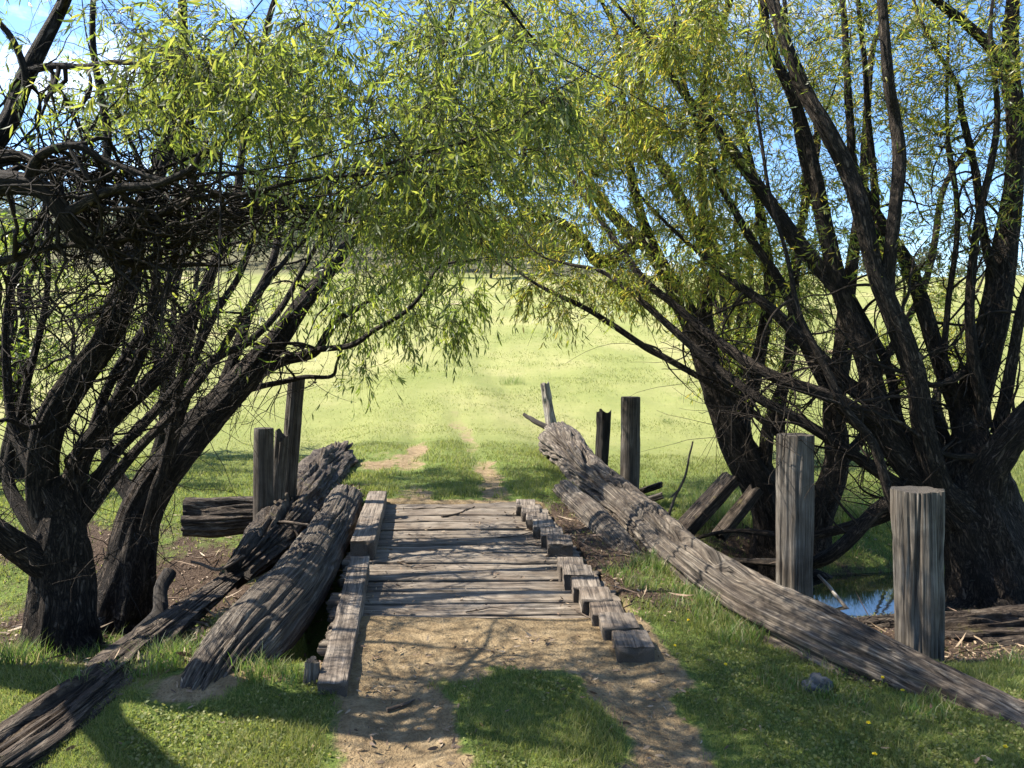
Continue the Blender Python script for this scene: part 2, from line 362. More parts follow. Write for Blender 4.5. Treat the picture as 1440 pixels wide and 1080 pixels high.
# ------------------------------------------------------------------ timber things
solids = []      # (points, radius) so that grass keeps out of the logs
def log(name, pts, mat, label, cat='log', K=132, step=.032, lump=.06, crack=.05, freq=5, jag=(.05, .05), hollow=(0, 0), flat=1.0, seed=1, group=None, grain=.012, stp=.05):
    P = np.array([at(*p[:3]) for p in pts]); R = np.array([p[3]*p[2]/F/2 for p in pts])
    P, R = spline(P, R, step)
    m = MB(); RR = np.stack([R*flat, R], 1)
    sweep(m, P, RR, K, disp=wood_disp(seed, lump, crack, freq, grain, stp), up=(0, 0, 1.), jag=jag, hollow=hollow, seed=seed)
    solids.append((P, R)); base = P[len(P)//2].copy()
    return tag(m.build(name, M[mat], loc=base), label, cat, group)
def post(name, bot, top, d, mat, label, cat='post', jag=0, K=40, lump=.02, crack=.02, hollow=.0, seed=1, group=None, taper=1.0, prof=None, freq=3.2, grooves=(), lean=0.0):
    P = np.linspace(bot, top, 60); n = len(P)
    R = np.linspace(d/2, d/2*taper, n); m = MB()
    if not jag: R[-1] *= .965
    wd = wood_disp(seed, lump, crack, freq, .006)
    def dp(th, v, r):
        d = wd(th, v, r)
        for th0, dep, wdt, va, vb in grooves:
            e = np.angle(np.exp(1j*(th-th0-.07*vn(v*2.5, th0*9, seed))))
            d = d-dep*np.exp(-(e/wdt)**2)*ss(va-.05, va+.15, v)*ss(vb+.05, vb-.15, v)
        return d
    sweep(m, P, R, K, prof=prof, disp=dp, jag=(0, jag), hollow=(0, hollow), seed=seed)
    return tag(m.build(name, M[mat], loc=bot), label, cat, group)
LOGG = 'fallen logs along the bridge'
log('log', [(1500, 1076, 3.85, 92), (1405, 1030, 4.12, 102), (1290, 977, 4.5, 112), (1168, 920, 5.0, 116), (1060, 863, 5.85, 106), (968, 794, 7.25, 82), (893, 725, 9.4, 64), (832, 674, 11.7, 54), (802, 638, 13.9, 56), (786, 622, 15.4, 60)],
    'log', 'long cracked grey log running along the whole right side of the bridge', lump=.09, crack=.15, stp=.03, K=180, seed=1, group=LOGG, jag=(.1, .08))
log('log', [(893, 792, 7.5, 34), (868, 768, 7.95, 46), (835, 732, 9.1, 46), (806, 706, 10.4, 42), (796, 694, 11.0, 38)],
    'log', 'short dark log lying between the right kerb blocks and the long grey log', seed=2, group=LOGG, jag=(.12, .05))
log('log', [(245, 1078, 4.0, 84), (270, 1020, 4.22, 96), (300, 968, 4.5, 106), (345, 912, 4.98, 112), (392, 858, 5.7, 98), (430, 806, 6.65, 80), (461, 755, 8.05, 64), (486, 706, 10.1, 50)],
    'log', 'thick rounded log beside the left kerb beams, near end sunk in sandy soil', lump=.06, crack=.075, freq=6, stp=.02, K=170, seed=3, group=LOGG, jag=(.1, .06))
log('rotten_log', [(335, 806, 7.0, 46), (362, 780, 7.45, 66), (400, 738, 8.7, 76), (436, 690, 10.9, 72), (462, 655, 13.0, 60), (474, 640, 14.3, 50)],
    'rot', 'dark rotting log with peeling bark behind the thick rounded left log', lump=.18, crack=.16, stp=.14, seed=4, group=LOGG, jag=(.2, .15), flat=.8)
log('split_log', [(-40, 1100, 3.4, 150), (40, 1045, 3.8, 150), (110, 987, 4.25, 120), (190, 920, 5.05, 92), (250, 870, 5.8, 62), (300, 832, 6.6, 44), (336, 806, 7.1, 28)],
    'rot', 'flat split log with deep long cracks at the bottom left corner of the view', lump=.14, crack=.24, freq=6, stp=.16, seed=5, group=LOGG, jag=(.1, .2), flat=.5)
log('cut_log', [(266, 726, 9.3, 56), (300, 726, 9.3, 56), (335, 724, 9.25, 54), (372, 722, 9.2, 50)],
    'rot', 'short dark sawn log lying crosswise left of the cut post', lump=.1, crack=.14, stp=.14, seed=6, jag=(0, 0), group=LOGG)
log('log', [(1180, 884, 6.6, 26), (1235, 888, 6.5, 44), (1300, 893, 6.4, 62), (1370, 893, 6.35, 84), (1440, 892, 6.3, 96), (1540, 890, 6.2, 100)],
    'rot', 'dark cracked log lying by the pool behind the nearest right post', lump=.14, crack=.13, seed=7, jag=(.2, 0), group=LOGG)
log('broken_log', [(1310, 945, 5.75, 20), (1360, 946, 5.7, 36), (1420, 950, 5.6, 44), (1500, 958, 5.5, 48)],
    'rot', 'low broken log in bark litter at the right edge, below the pool log', lump=.2, crack=.2, seed=8, jag=(.15, 0), group=LOGG)
PG = 'old bridge posts'
b = at(1294, 960, 5.3)
post('post', (b[0], 5.3, -.45), (at(1293, 690, 5.3)[0], 5.3, at(1293, 690, 5.3)[2]), 64*5.3/F, 'post', 'thick round grey post nearest the camera on the right with a hollowed top and crack', hollow=.03, lump=.085, crack=.09, seed=11, group=PG, K=190, jag=.014, grooves=((-2.6, .03, .05, .2, 1.7), (2.2, .012, .03, .0, 1.1), (3.1, .012, .03, .9, 1.7), (-2.2, .014, .03, .5, 1.3)))
tp = at(1119, 612, 7.35); b = at(1117, 840, 7.35)
post('post', (b[0], 7.35, -.7), tp, 50*7.35/F, 'post', 'tall smooth grey post rising behind the middle of the long right log', lump=.045, crack=.06, seed=12, group=PG, K=170, jag=.01, grooves=((2.0, .02, .05, .2, 2.2), (2.9, .014, .03, .4, 1.8), (-2.7, .012, .03, .0, 1.2), (-2.2, .016, .035, .9, 2.2)))
tp = at(887, 558, 11.6); b = at(885, 700, 11.6)
post('post', (b[0], 11.6, -.5), tp, 27*11.6/F, 'oldpost', 'tall weathered post at the far end of the right log, flat topped', seed=13, group=PG, crack=.05, lump=.03)
tp = at(850, 588, 12.7); b = at(843, 660, 12.7)
post('broken_post', (b[0], 12.7, -.4), tp, 19*12.7/F, 'black', 'short blackened broken post beside the tall far right post', jag=.16, seed=14, group=PG, crack=.2, lump=.14, K=28)
tp = at(371, 602, 8.7); b = at(369, 760, 8.7)
post('post', (b[0], 8.7, -.5), tp, 27*8.7/F, 'oldpost', 'shorter grey post on the left with a clean sawn top', seed=15, group=PG, crack=.04, lump=.03)
tp = at(396, 622, 9.0); b = at(383, 745, 9.0)
post('broken_post', (b[0], 9.0, -.5), tp, 20*9.0/F, 'oldpost', 'narrow splintered post wedged between the two taller left posts', jag=.14, seed=16, group=PG, crack=.12, lump=.08, K=24)
tp = at(417, 533, 9.35); b = at(398, 735, 9.35)
post('post', (b[0], 9.35, -.4), tp, 26*9.35/F, 'oldpost', 'tallest left post, split down its left side and leaning right', seed=17, group=PG, crack=.1, lump=.05, jag=.03, taper=.9)
tp = at(768, 548, 16.6); b = at(781, 610, 16.6)
post('stake', (b[0], 16.6, 0.0), tp, 21*16.6/F, 'pale', 'bleached white splintered stake standing at the far end of the right log', 'stake', jag=.2, seed=18, crack=.2, lump=.25, K=24, taper=.7)
def slab(name, p0, p1, w, h, mat, label, cat='timber', seed=1, group=None, jag=.1, lump=.06, crack=.08, up=(0, 0, 1.)):
    P, R = spline([p0, (np.array(p0)+np.array(p1))/2, p1], [1, 1, 1], .06); m = MB()
    sweep(m, P, np.ones(len(P)), prof=rrect(h/2, w/2, .35, 2, 4), disp=wood_disp(seed, lump, crack, 5, .01), up=up, jag=(jag, jag), seed=seed)
    return tag(m.build(name, M[mat], loc=p0), label, cat, group)
slab('split_timber', at(955, 752, 9.3), at(1026, 676, 9.5), .30, .16, 'rot', 'wider grey split timber leaning on the right bank behind the long log', seed=21, group='split timbers on the right bank')
slab('split_timber', at(1012, 752, 9.1), at(1060, 692, 9.3), .2, .12, 'rot', 'narrower split timber propped beside the leaning wide one, nearer the right tree', seed=22, group='split timbers on the right bank')
slab('broken_timber', at(893, 694, 11.9), at(926, 683, 11.7), .2, .1, 'rot', 'upper weathered timber offcut at the foot of the tall far right post', seed=23, group='timber offcuts', jag=.05)
slab('broken_timber', at(896, 708, 11.3), at(930, 697, 11.2), .14, .09, 'oldpost', 'lower grey timber offcut lying against the long right log', seed=24, group='timber offcuts', jag=.04)
P0 = at(437, 965, 4.45)
post('stump', (P0[0], 4.45, -.15), at(438, 936, 4.45), .13, 'post', 'small jagged grey stump at the near end of the left kerb beam', 'stump', jag=.05, seed=25, crack=.3, lump=.3, K=30, taper=.6)

# ------------------------------------------------------------------ bridge
br = empty('timber_bridge', (xc(8)+0, 8, 0))
tag(br, 'old timber bridge of worn cross planks with stepped kerb blocks on its right', 'bridge')
ed = [5.12, 5.46, 5.72, 6.0, 6.31, 6.62, 6.9, 7.18, 7.53, 7.86, 8.17, 8.56, 8.94, 9.3, 9.72, 10.12]
for q in range(len(ed)-1):
    y0, y1 = ed[q], ed[q+1]; ym = (y0+y1)/2; gap = random.uniform(.03, .055)
    x0 = xc(ym)-1.12-random.uniform(0, .14); x1 = xc(ym)+1.02+random.uniform(0, .12)
    sk = random.uniform(-.02, .02)+.02; zt = random.uniform(-.016, .006)
    P = np.stack([np.linspace(x0, x1, 46), ym+np.linspace(-sk, sk, 46), np.full(46, zt-.045)+.008*vn(np.linspace(0, 4, 46), q*3.1)], 1)
    m = MB(); sd = 30+q
    def dsp(th, v, r, sd=sd): return .007*fbm(v*2.5, th*2+sd, sd)+.006*vn(v*9, th*6, sd)-.012*(1-ss(0, .1, np.abs(vn(np.cos(th)*9+sd, np.sin(th)*3, v*.5))))
    sweep(m, P, np.ones(46), prof=rrect(.045, (y1-y0-gap)/2, .28, 2, 10), disp=dsp, up=(0, 0, 1.), jag=(.05, .05), seed=sd)
    m.build('plank', M['plank'], br, loc=(xc(ym), ym, 0))
def beam(name, p0, p1, w, h, seed, n=30, mat='kerb'):
    P = np.linspace(p0, p1, n); m = MB()
    def dsp(th, v, r): return .008*fbm(v*2, th*1.5+seed, seed)+.004*vn(v*8, th*5, seed)
    sweep(m, P, np.ones(n), prof=rrect(h/2, w/2, .07, 2, 5), disp=dsp, up=(0, 0, 1.), jag=(.004, .004), seed=seed)
    return m.build(name, M[mat], br, loc=tuple(P[n//2]))
beam('kerb_beam', (-1.47, 7.28, .085), (-1.80, 9.95, .09), .235, .19, 51)
beam('kerb_beam', (-1.05, 4.3, .0), (-1.385, 6.75, .085), .17, .17, 52)
for g, (pa, pb, n) in enumerate(((( .065, 9.72), (.37, 7.36), 6), ((.42, 6.92), (.69, 4.78), 7))):
    for k in range(n):
        f0, f1 = k/n, (k+1)/n; ya = pa[1]+(pb[1]-pa[1])*f0; yb = pa[1]+(pb[1]-pa[1])*f1
        xm = pa[0]+(pb[0]-pa[0])*k/(n-1)+.11+random.uniform(-.008, .008)
        zt = .05+random.uniform(-.01, .01)-(.012 if k == n-1 and g else 0)
        beam('kerb_block', (xm, yb-.002+.004*(k % 2), zt), (xm+.006, ya+.002*(k % 2), zt), .235+random.uniform(-.012, .02), .14, 60+g*10+k, 10)

# ------------------------------------------------------------------ trees
class Tree:
    def __init__(s, sq=1.0): s.sq = sq; s.mt = MB(); s.mbr = MB(); s.ml = MB(); s.nP = []; s.nR = []; s.nT = []; s.g = []; s.seed = random.random()*50
    def limb(s, pts, wig=.012, world=False, step=.05, grow=False, cap=True, sq=None, ext=True):
        sq = s.sq if sq is None else sq
        if world: P = [p[:3] for p in pts]; R = [p[3] for p in pts]
        else: P = [at(*p[:3]) for p in pts]; R = [p[3]*p[2]/F/2*sq for p in pts]
        if ext and R[-1] > .006 and R[-1] < .5*R[0]+.02 and R[-1] < .09:
            P = [np.asarray(q, float) for q in P]; d = nrm(P[-1]-P[-2]); r = R[-1]; R = list(R)
            for f in (.55, .28, .1):
                d = nrm(d+rng.normal(0, .2, 3)+np.array([0, 0, .08])); P.append(P[-1]+d*(.22+14*r)); R.append(max(r*f, .003))
        P, R = spline(P, R, step); n = len(P); s.seed += 3.7; v = np.arange(n)*step
        W = np.stack([vn(v*1.6, s.seed+q*9) for q in range(3)], 1)*wig*np.minimum(1, v/.4)[:, None]
        P = P+W
        K = 56 if R.max() > .1 else (26 if R.max() > .035 else 9); sd = s.seed
        def dsp(th, v, r):
            c, q = np.cos(th), np.sin(th)
            d = r*.2*fbm(c*1.2+sd, q*1.2, v*1.6)+r*.12*vn(c*4+sd, q*4, v*1.5)
            return d+np.where(r > .035, r*.12*(.5-np.abs(vn(c*8, q*8+sd, v*2.2)))+r*.05*vn(c*14, q*14, v*6), 0)
        sweep(s.mt, P, R, K, disp=dsp, cap=cap, seed=sd % 5)
        T = nrm(np.gradient(P, axis=0)); s.nP += list(P); s.nR += list(R); s.nT += list(T)
        if grow: s.g.append((P, T))
        return s
    def grow(s, A, curl=.06, rk=.0085, rmax=.022, tip=.0022, sag=.1, freq=1.0, leaf=True, far=0):
        A = np.array(A); N = np.array(s.nP); R = np.array(s.nR); T = np.array(s.nT)
        D = np.linalg.norm(A[:, None]-N[None], axis=2); arg = D.argmin(1); dm = D.min(1); live = np.ones(len(A), bool)
        for _ in range(len(A)):
            a = int(np.where(live, dm, 1e9).argmin()); live[a] = False; L = dm[a]
            if L < .08 or L > 5: continue
            k = arg[a]
            if far:
                dd = np.linalg.norm(N-A[a], axis=1); cand = np.where((dd < L+far) & (R > tip*1.3))[0]
                if len(cand): k = rng.choice(cand); L = max(dd[k], .05)
            p0 = N[k]; p3 = A[a]; dr = (p3-p0)/L
            d0 = nrm(T[k]*.55+dr+rng.normal(0, .2, 3)); p1 = p0+d0*L*.4
            p2 = p3-nrm(dr+np.array([0, 0, -sag])+rng.normal(0, .25, 3))*L*.3
            n = max(5, int(L/.055)); u = np.linspace(0, 1, n)[:, None]
            P = (1-u)**3*p0+3*(1-u)**2*u*p1+3*(1-u)*u*u*p2+u**3*p3
            ph = rng.uniform(0, 50, 3); q = u[:, 0]*L/.22*freq
            P = P+np.stack([vn(q, ph[0]+c*7, ph[1]) for c in range(3)], 1)*curl*np.minimum(1, u*4)
            r0 = min(R[k]*.7, tip+.003+rk*L, rmax); r = r0+(tip-r0)*u[:, 0]**.8
            sweep(s.mbr, P, r, 6 if r0 > .008 else 4, cap=False, seed=s.seed % 5)
            t = nrm(np.gradient(P, axis=0)); j = np.arange(1, n)
            N = np.vstack([N, P[j]]); R = np.concatenate([R, r[j]]); T = np.vstack([T, t[j]])
            nd = np.linalg.norm(A[:, None]-P[None, j], axis=2); b2 = nd.min(1); up = b2 < dm
            arg = np.where(up, len(N)-len(j)+nd.argmin(1), arg); dm = np.where(up, b2, dm)
            if leaf: s.g.append((P[n//4:], t[n//4:]))
        s.nP, s.nR, s.nT = list(N), list(R), list(T)
        return s
    def twigs(s, n, L=(.25, .6), droop=.25, curl=.2, up=0.0, k=12, ll=(.07, .11), lw=.13, bend=.15, rad=.0018, hang=.35, leafy=1.0, sel=None, bare=False, keepg=False):
        if bare:
            P = np.array(s.nP); T = np.array(s.nT); q = np.array(s.nR) < .07; P, T = P[q], T[q]
        else: P = np.concatenate([g[0] for g in s.g]); T = np.concatenate([g[1] for g in s.g])
        if sel is not None:
            q = sel(P); P, T = P[q], T[q]
        if bare: i = rng.integers(0, len(P), n)
        else:
            wts = np.concatenate([np.full(len(g[0]), math.exp(rng.normal(0, .95))) for g in s.g])
            if sel is not None: wts = wts[q]
            i = rng.choice(len(P), n, p=wts/wts.sum())
        p = P[i]; d = nrm(T[i]*.6+rng.normal(0, .55, (n, 3))+np.array([0, 0, up]))
        Ln = rng.uniform(*L, n)[:, None]; N = 8; pts = [p]; ds = [d]; w = rng.normal(0, 1, (n, 3))
        for q in range(N-1):
            w = nrm(w+rng.normal(0, .7, (n, 3))); d = nrm(d+w*curl+np.array([0, 0, -droop])); p = p+d*Ln/(N-1); pts.append(p); ds.append(d)
        PP = np.stack(pts, 1); TT = np.stack(ds, 1)
        # twig stems as three sided tubes
        a = nrm(np.cross(TT, np.array([.3, .5, .8]))); b = np.cross(TT, a); rr = np.linspace(rad, rad*.4, N)[None, :, None]
        ring = np.stack([PP+rr*(a*math.cos(x)+b*math.sin(x)) for x in (0, 2.094, 4.189)], 2)
        base = (np.arange(n)[:, None, None]*N+np.arange(N-1)[None, :, None])*3; c = np.arange(3)[None, None]; c2 = (c+1) % 3
        s.mbr.add(ring.reshape(-1, 3), np.stack([base+c, base+c2, base+c2+3, base+c+3], -1).reshape(-1, 4))
        if keepg: s.g += [(PP[q], nrm(TT[q])) for q in range(n)]
        if k == 0: return s
        # leaves
        kk = int(n*k); ti = rng.integers(0, n, kk); u = rng.uniform(.1, 1, kk)*(N-1.001); f = np.floor(u).astype(int); fr = (u-f)[:, None]
        bp = PP[ti, f]*(1-fr)+PP[ti, f+1]*fr; tt = TT[ti, f]
        if leafy < 1: keep = rng.random(kk) < leafy; bp, tt, ti, kk = bp[keep], tt[keep], ti[keep], keep.sum()
        pv = nrm(np.cross(tt, rng.normal(0, 1, (n, 3))[ti])); sg = np.where(rng.random(kk) < .5, -1, 1)[:, None]
        leaves(s.ml, bp, nrm(nrm(tt)*.75+pv*sg*.6+rng.normal(0, .22, (kk, 3))+np.array([0, 0, -hang])), rng.uniform(*ll, kk), lw, bend)
        return s
    def roots(s, b, r, n, ln=.7):
        a0 = rng.random()*6.283
        for q in range(n):
            a = a0+6.283*q/n+rng.normal(0, .25); pts = []
            for f, h, rr in ((.25, .42, .55), (.8, .12, .5), (1.35, .0, .34), (1.0+ln/r*.7, -.04, .2), (1.0+ln/r, -.12, .08)):
                x, y = b[0]+math.cos(a)*r*f, b[1]+math.sin(a)*r*f
                pts.append((x, y, float(terrain(x, y))+h*r*2.2-.02, r*rr)); a += rng.normal(0, .12)
            s.limb(pts, world=True, ext=False, wig=.03)
    def done(s, name, label, base, leafmat, group=None, cat='tree', merge=False):
        if merge:
            for V, G in zip(s.mbr.V, s.mbr.G): s.mt.V.append(V); s.mt.G.append(G)
            s.mt.Q += [q+s.mt.n for q in s.mbr.Q]; s.mt.T += [q+s.mt.n for q in s.mbr.T]; s.mt.n += s.mbr.n; s.mbr = MB()
        r = empty(name, base); tag(r, label, cat, group)
        s.mt.build('trunk', M['bark'], r, loc=base)
        if s.mbr.n: s.mbr.build('branches', M['twig'], r, loc=base)
        if s.ml.n: s.ml.build('foliage', M[leafmat], r, loc=base)
        return r
def leaves(mb, p, d, L, wr, bend):
    n = len(p); nn = nrm(np.cross(d, rng.normal(0, 1, (n, 3)))); sd = np.cross(d, nn); L = np.asarray(L)[:, None]; W = L*wr*rng.uniform(.75, 1.25, (n, 1))
    B = bend*rng.normal(.4, 1, (n, 1)); C = bend*rng.normal(0, .8, (n, 1))
    def c(u): return p+d*L*u+nn*(B*L*u*u)+sd*(C*L*u*u)
    tw = rng.normal(0, .35, (n, 1)); s2 = nrm(sd+nn*tw)
    V = np.stack([p, c(.3)-sd*W*.5, c(.3)+sd*W*.5, c(.68)-s2*W*.42, c(.68)+s2*W*.42, c(1.0)], 1)
    o = np.arange(n)[:, None]*6
    mb.add(V.reshape(-1, 3), o+np.array([[1, 2, 4, 3]]), np.concatenate([o+np.array([[0, 2, 1]]), o+np.array([[3, 4, 5]])]))
def blob(px, py, rx, ry, Y0, Y1, n):
    """points inside a leafy mass seen at a place of the photo, between two depths"""
    r = np.sqrt(rng.random(n)); a = rng.random(n)*6.283
    return [at(px+rx*q*math.cos(b), py+ry*q*math.sin(b), rng.uniform(Y0, Y1)) for q, b in zip(r, a)]
def ball(c, r, n):
    d = nrm(rng.normal(0, 1, (n, 3)))*(rng.random((n, 1))**.4)
    return list(np.array(c)+d*np.array(r))
WG = 'willows on the near bank'

# -- curly willow whose trunk stands outside the left edge, its boughs hang in front
t = Tree(.8)
t.limb([(-4.3, 4.9, -.4, .3), (-4.2, 4.8, .6, .25), (-3.9, 4.6, 1.9, .21), (-3.5, 4.4, 2.75, .17)], world=True)
e = at(-30, 258, 4.25)
t.limb([(-3.5, 4.4, 2.75, .17), (*e, .075)], world=True, ext=False)
t.limb([(-30, 258, 4.25, 42), (30, 257, 4.2, 36), (68, 268, 4.2, 33), (92, 300, 4.2, 30), (112, 330, 4.25, 25), (150, 352, 4.4, 20), (200, 372, 4.7, 15)])
t.limb([(-3.5, 4.4, 2.75, .14), (*at(-20, 210, 4.6), .06), (*at(15, 166, 4.7), .05), (*at(37, 111, 4.8), .046), (*at(62, 60, 4.9), .042), (*at(85, 15, 5.0), .038), (*at(120, -60, 5.1), .03), (*at(190, -160, 5.2), .02)], world=True)
t.limb([(15, 166, 4.7, 15), (36, 120, 4.7, 13), (20, 60, 4.7, 11), (-10, 20, 4.7, 9)])
t.limb([(37, 100, 4.8, 13), (80, 92, 4.7, 12), (130, 95, 4.6, 10), (190, 85, 4.4, 8), (260, 95, 4.2, 6), (330, 60, 4.0, 4)], wig=.04)
t.limb([(85, 15, 5.0, 14), (105, -30, 4.6, 11), (200, -70, 4.0, 10), (330, -90, 3.6, 8), (480, -70, 3.4, 6), (600, -60, 3.4, 4)], wig=.04)
t.limb([(150, 352, 4.4, 17), (210, 320, 4.3, 14), (250, 300, 4.2, 12), (290, 285, 4.1, 10), (350, 278, 4.1, 9), (420, 255, 4.0, 7), (500, 245, 3.9, 6), (570, 240, 3.9, 5)], wig=.05)
t.limb([(200, 372, 4.7, 14), (260, 335, 4.7, 12), (300, 300, 4.7, 10), (380, 290, 4.7, 9), (450, 290, 4.8, 7), (540, 300, 4.8, 5)], wig=.05)
t.limb([(92, 300, 4.2, 20), (150, 268, 4.0, 15), (215, 262, 3.9, 12), (270, 235, 3.8, 10), (283, 212, 3.8, 10), (310, 215, 3.8, 8), (308, 240, 3.8, 5)], wig=.02)
t.limb([(40, 258, 4.2, 22), (60, 220, 4.1, 15), (110, 205, 4.0, 12), (150, 225, 4.0, 10), (230, 250, 3.9, 8), (300, 240, 3.8, 5)], wig=.05)
t.limb([(-40, 235, 4.4, 26), (20, 222, 4.5, 20), (70, 232, 4.6, 15), (140, 242, 4.7, 11), (230, 230, 4.7, 7)], wig=.05)
t.limb([(-30, 375, 4.4, 16), (20, 362, 4.3, 14), (60, 345, 4.3, 11), (110, 335, 4.3, 9)], wig=.03)
t.limb([(200, -70, 4.0, 9), (420, -110, 3.9, 9), (600, -60, 4.0, 7), (700, -10, 4.2, 6), (760, 60, 4.4, 4)], wig=.04)
t.limb([(500, 245, 3.9, 6), (600, 215, 3.9, 6), (660, 200, 4.0, 5), (720, 175, 4.1, 4)], wig=.05)
t.grow(blob(110, 240, 150, 50, 3.9, 5.0, 150), curl=.11, freq=1.5, leaf=False, rmax=.022, rk=.014, tip=.004, far=.7)
t.grow(blob(230, 315, 150, 50, 4.0, 5.2, 240), curl=.12, freq=1.5, leaf=False, rmax=.028, rk=.016, tip=.005, far=.8)
t.grow(blob(330, 300, 200, 60, 4.0, 5.4, 160), curl=.12, freq=1.4, leaf=False, rmax=.022, rk=.014, tip=.004, far=.8)
t.grow(blob(120, 420, 150, 80, 4.0, 5.4, 110), curl=.11, freq=1.4, leaf=False, rmax=.016, rk=.012, tip=.003, far=.6)
t.grow(blob(30, 560, 90, 130, 4.2, 5.4, 40), curl=.11, freq=1.4, leaf=False, rmax=.016, rk=.012, tip=.003, far=.6)
t.grow(blob(170, 110, 170, 90, 3.8, 5.2, 110), curl=.08, freq=1.4)
t.grow(blob(430, 140, 230, 170, 3.5, 5.4, 220)+blob(660, 130, 130, 180, 3.6, 5.6, 130)+blob(535, 265, 190, 80, 3.8, 5.8, 100), curl=.07, freq=1.3, rmax=.014)
t.twigs(160, (.3, .9), droop=.02, curl=.5, k=0, rad=.005, bare=True, sel=lambda P: (P[:, 2] < 3.6) & (P[:, 0] > -3.2) & (P[:, 0] < -.9), keepg=False)
t.twigs(300, (.2, .5), droop=.02, curl=.5, k=0, rad=.003, bare=True, sel=lambda P: (P[:, 2] < 3.6) & (P[:, 0] > -3.2) & (P[:, 0] < -.7))
t.twigs(1750, (.2, .65), droop=.28, curl=.45, k=10, ll=(.045, .09), lw=.16, bend=.45, hang=.8, sel=lambda P: (P[:, 0] > -2.2) & ~((P[:, 0] < -1.45) & (P[:, 2] < 3.4)))
t.twigs(650, (.2, .5), droop=.15, curl=.4, k=8, ll=(.05, .085), lw=.15, bend=.3, hang=.6)
t.limb([(-3.9, 4.6, 1.9, .14), (-4.6, 4.2, 3.2, .1), (-4.6, 3.6, 4.5, .07), (-4.0, 3.0, 5.6, .04)], world=True)  # overhead limbs, out of view, carry the added shade crown
t.limb([(-3.9, 4.6, 1.9, .1), (-4.2, 3.6, 3.4, .06), (-3.2, 2.7, 5.0, .032), (-1.7, 2.9, 5.6, .02), (-.4, 2.4, 6.0, .012), (.6, 2.6, 6.1, .006)], world=True, wig=.12)
t.g = []
t.grow(ball((-3.6, 3.5, 5.2), (2.4, 1.9, 1.1), 130)+ball((-1.5, 3.5, 5.2), (2.2, 1.7, .9), 120)+ball((.6, 3.2, 5.4), (1.6, 1.5, .8), 60), curl=.07, rmax=.022)  # unseen overhead crown, added in the sun path to dapple the foreground
t.twigs(260, (.3, .6), droop=.2, curl=.3, k=9, ll=(.08, .13), lw=.16, bend=.3, hang=.6)
t.done('curly_willow', 'twisted curly willow bough tangle with long green leaves hanging over the upper left', (-4.3, 4.9, -.4), 'leafnear', WG)

# -- left willow with several stems
t = Tree(.8)
t.limb([(83, 960, 5.75, 165), (84, 915, 5.75, 128), (86, 870, 5.75, 104), (88, 820, 5.8, 98), (86, 765, 5.8, 86), (84, 715, 5.8, 50), (82, 670, 5.8, 12)], wig=.01, ext=False)
t.limb([(88, 790, 5.8, 70), (70, 740, 5.8, 54), (62, 690, 5.8, 48), (69, 600, 5.8, 48), (104, 537, 5.9, 48), (146, 482, 6.0, 44), (167, 430, 6.1, 42), (180, 390, 6.2, 38), (192, 320, 6.4, 28), (225, 230, 6.6, 22), (257, 120, 6.7, 17), (258, 0, 6.8, 14), (275, -130, 6.9, 10)])
t.limb([(92, 790, 5.85, 60), (100, 700, 6.0, 38), (118, 635, 6.1, 32), (167, 577, 6.3, 30), (205, 544, 6.4, 29), (240, 506, 6.6, 27), (257, 465, 6.8, 24), (278, 419, 7.0, 20), (300, 375, 7.1, 17), (330, 300, 7.3, 14), (345, 180, 7.5, 11), (380, 20, 7.6, 9)])
t.limb([(98, 720, 5.9, 30), (108, 645, 6.0, 24), (149, 586, 6.1, 22), (184, 530, 6.2, 20), (205, 482, 6.3, 18), (215, 430, 6.4, 16), (222, 350, 6.5, 13), (200, 240, 6.6, 9)])
t.limb([(80, 800, 5.75, 60), (40, 778, 5.6, 46), (0, 752, 5.4, 40), (-60, 700, 5.3, 34), (-120, 560, 5.3, 26), (-150, 300, 5.4, 20), (-110, 60, 5.5, 14)])
t.limb([(75, 770, 5.8, 36), (30, 715, 5.9, 24), (12, 660, 6.0, 16), (31, 558, 6.1, 13), (45, 506, 6.2, 12), (62, 437, 6.3, 11), (69, 367, 6.4, 9), (60, 250, 6.5, 7)])
t.limb([(180, 395, 6.2, 24), (150, 350, 6.1, 18), (135, 300, 6.0, 16), (150, 200, 6.0, 13), (130, 60, 6.0, 10), (135, -80, 6.1, 7)])
t.roots(at(85, 915, 5.75), .24, 6)
t.limb([(98, 750, 5.9, 26), (150, 662, 6.2, 18), (208, 590, 6.5, 16), (262, 520, 6.8, 14), (300, 440, 7.0, 12), (345, 360, 7.2, 9), (370, 250, 7.4, 7)], wig=.03)
t.limb([(92, 750, 5.9, 24), (122, 620, 6.2, 16), (175, 500, 6.4, 14), (232, 400, 6.6, 12), (248, 320, 6.7, 9), (240, 180, 6.8, 7)], wig=.03)
t.limb([(104, 745, 6.0, 24), (190, 640, 6.5, 16), (262, 560, 6.8, 14), (322, 470, 7.0, 12), (375, 400, 7.2, 9), (450, 320, 7.4, 6)], wig=.03)
t.limb([(78, 720, 5.7, 22), (20, 600, 5.9, 15), (5, 480, 6.0, 13), (25, 380, 6.1, 11), (70, 280, 6.2, 9)], wig=.03)
t.limb([(70, 590, 5.8, 14), (40, 600, 5.6, 9), (10, 590, 5.4, 7), (-20, 610, 5.3, 5)], wig=.04)
t.grow(blob(150, 500, 170, 150, 5.3, 6.8, 170), curl=.1, freq=1.2, leaf=False, rmax=.018, rk=.012, tip=.0035, far=.7)
t.grow(blob(110, 720, 130, 110, 5.2, 6.4, 60), curl=.06, freq=1.2, leaf=False, rmax=.01)
t.grow(blob(200, 430, 190, 80, 5.6, 7.0, 60)+blob(230, 130, 230, 150, 5.6, 7.4, 80), curl=.06, freq=1.1)
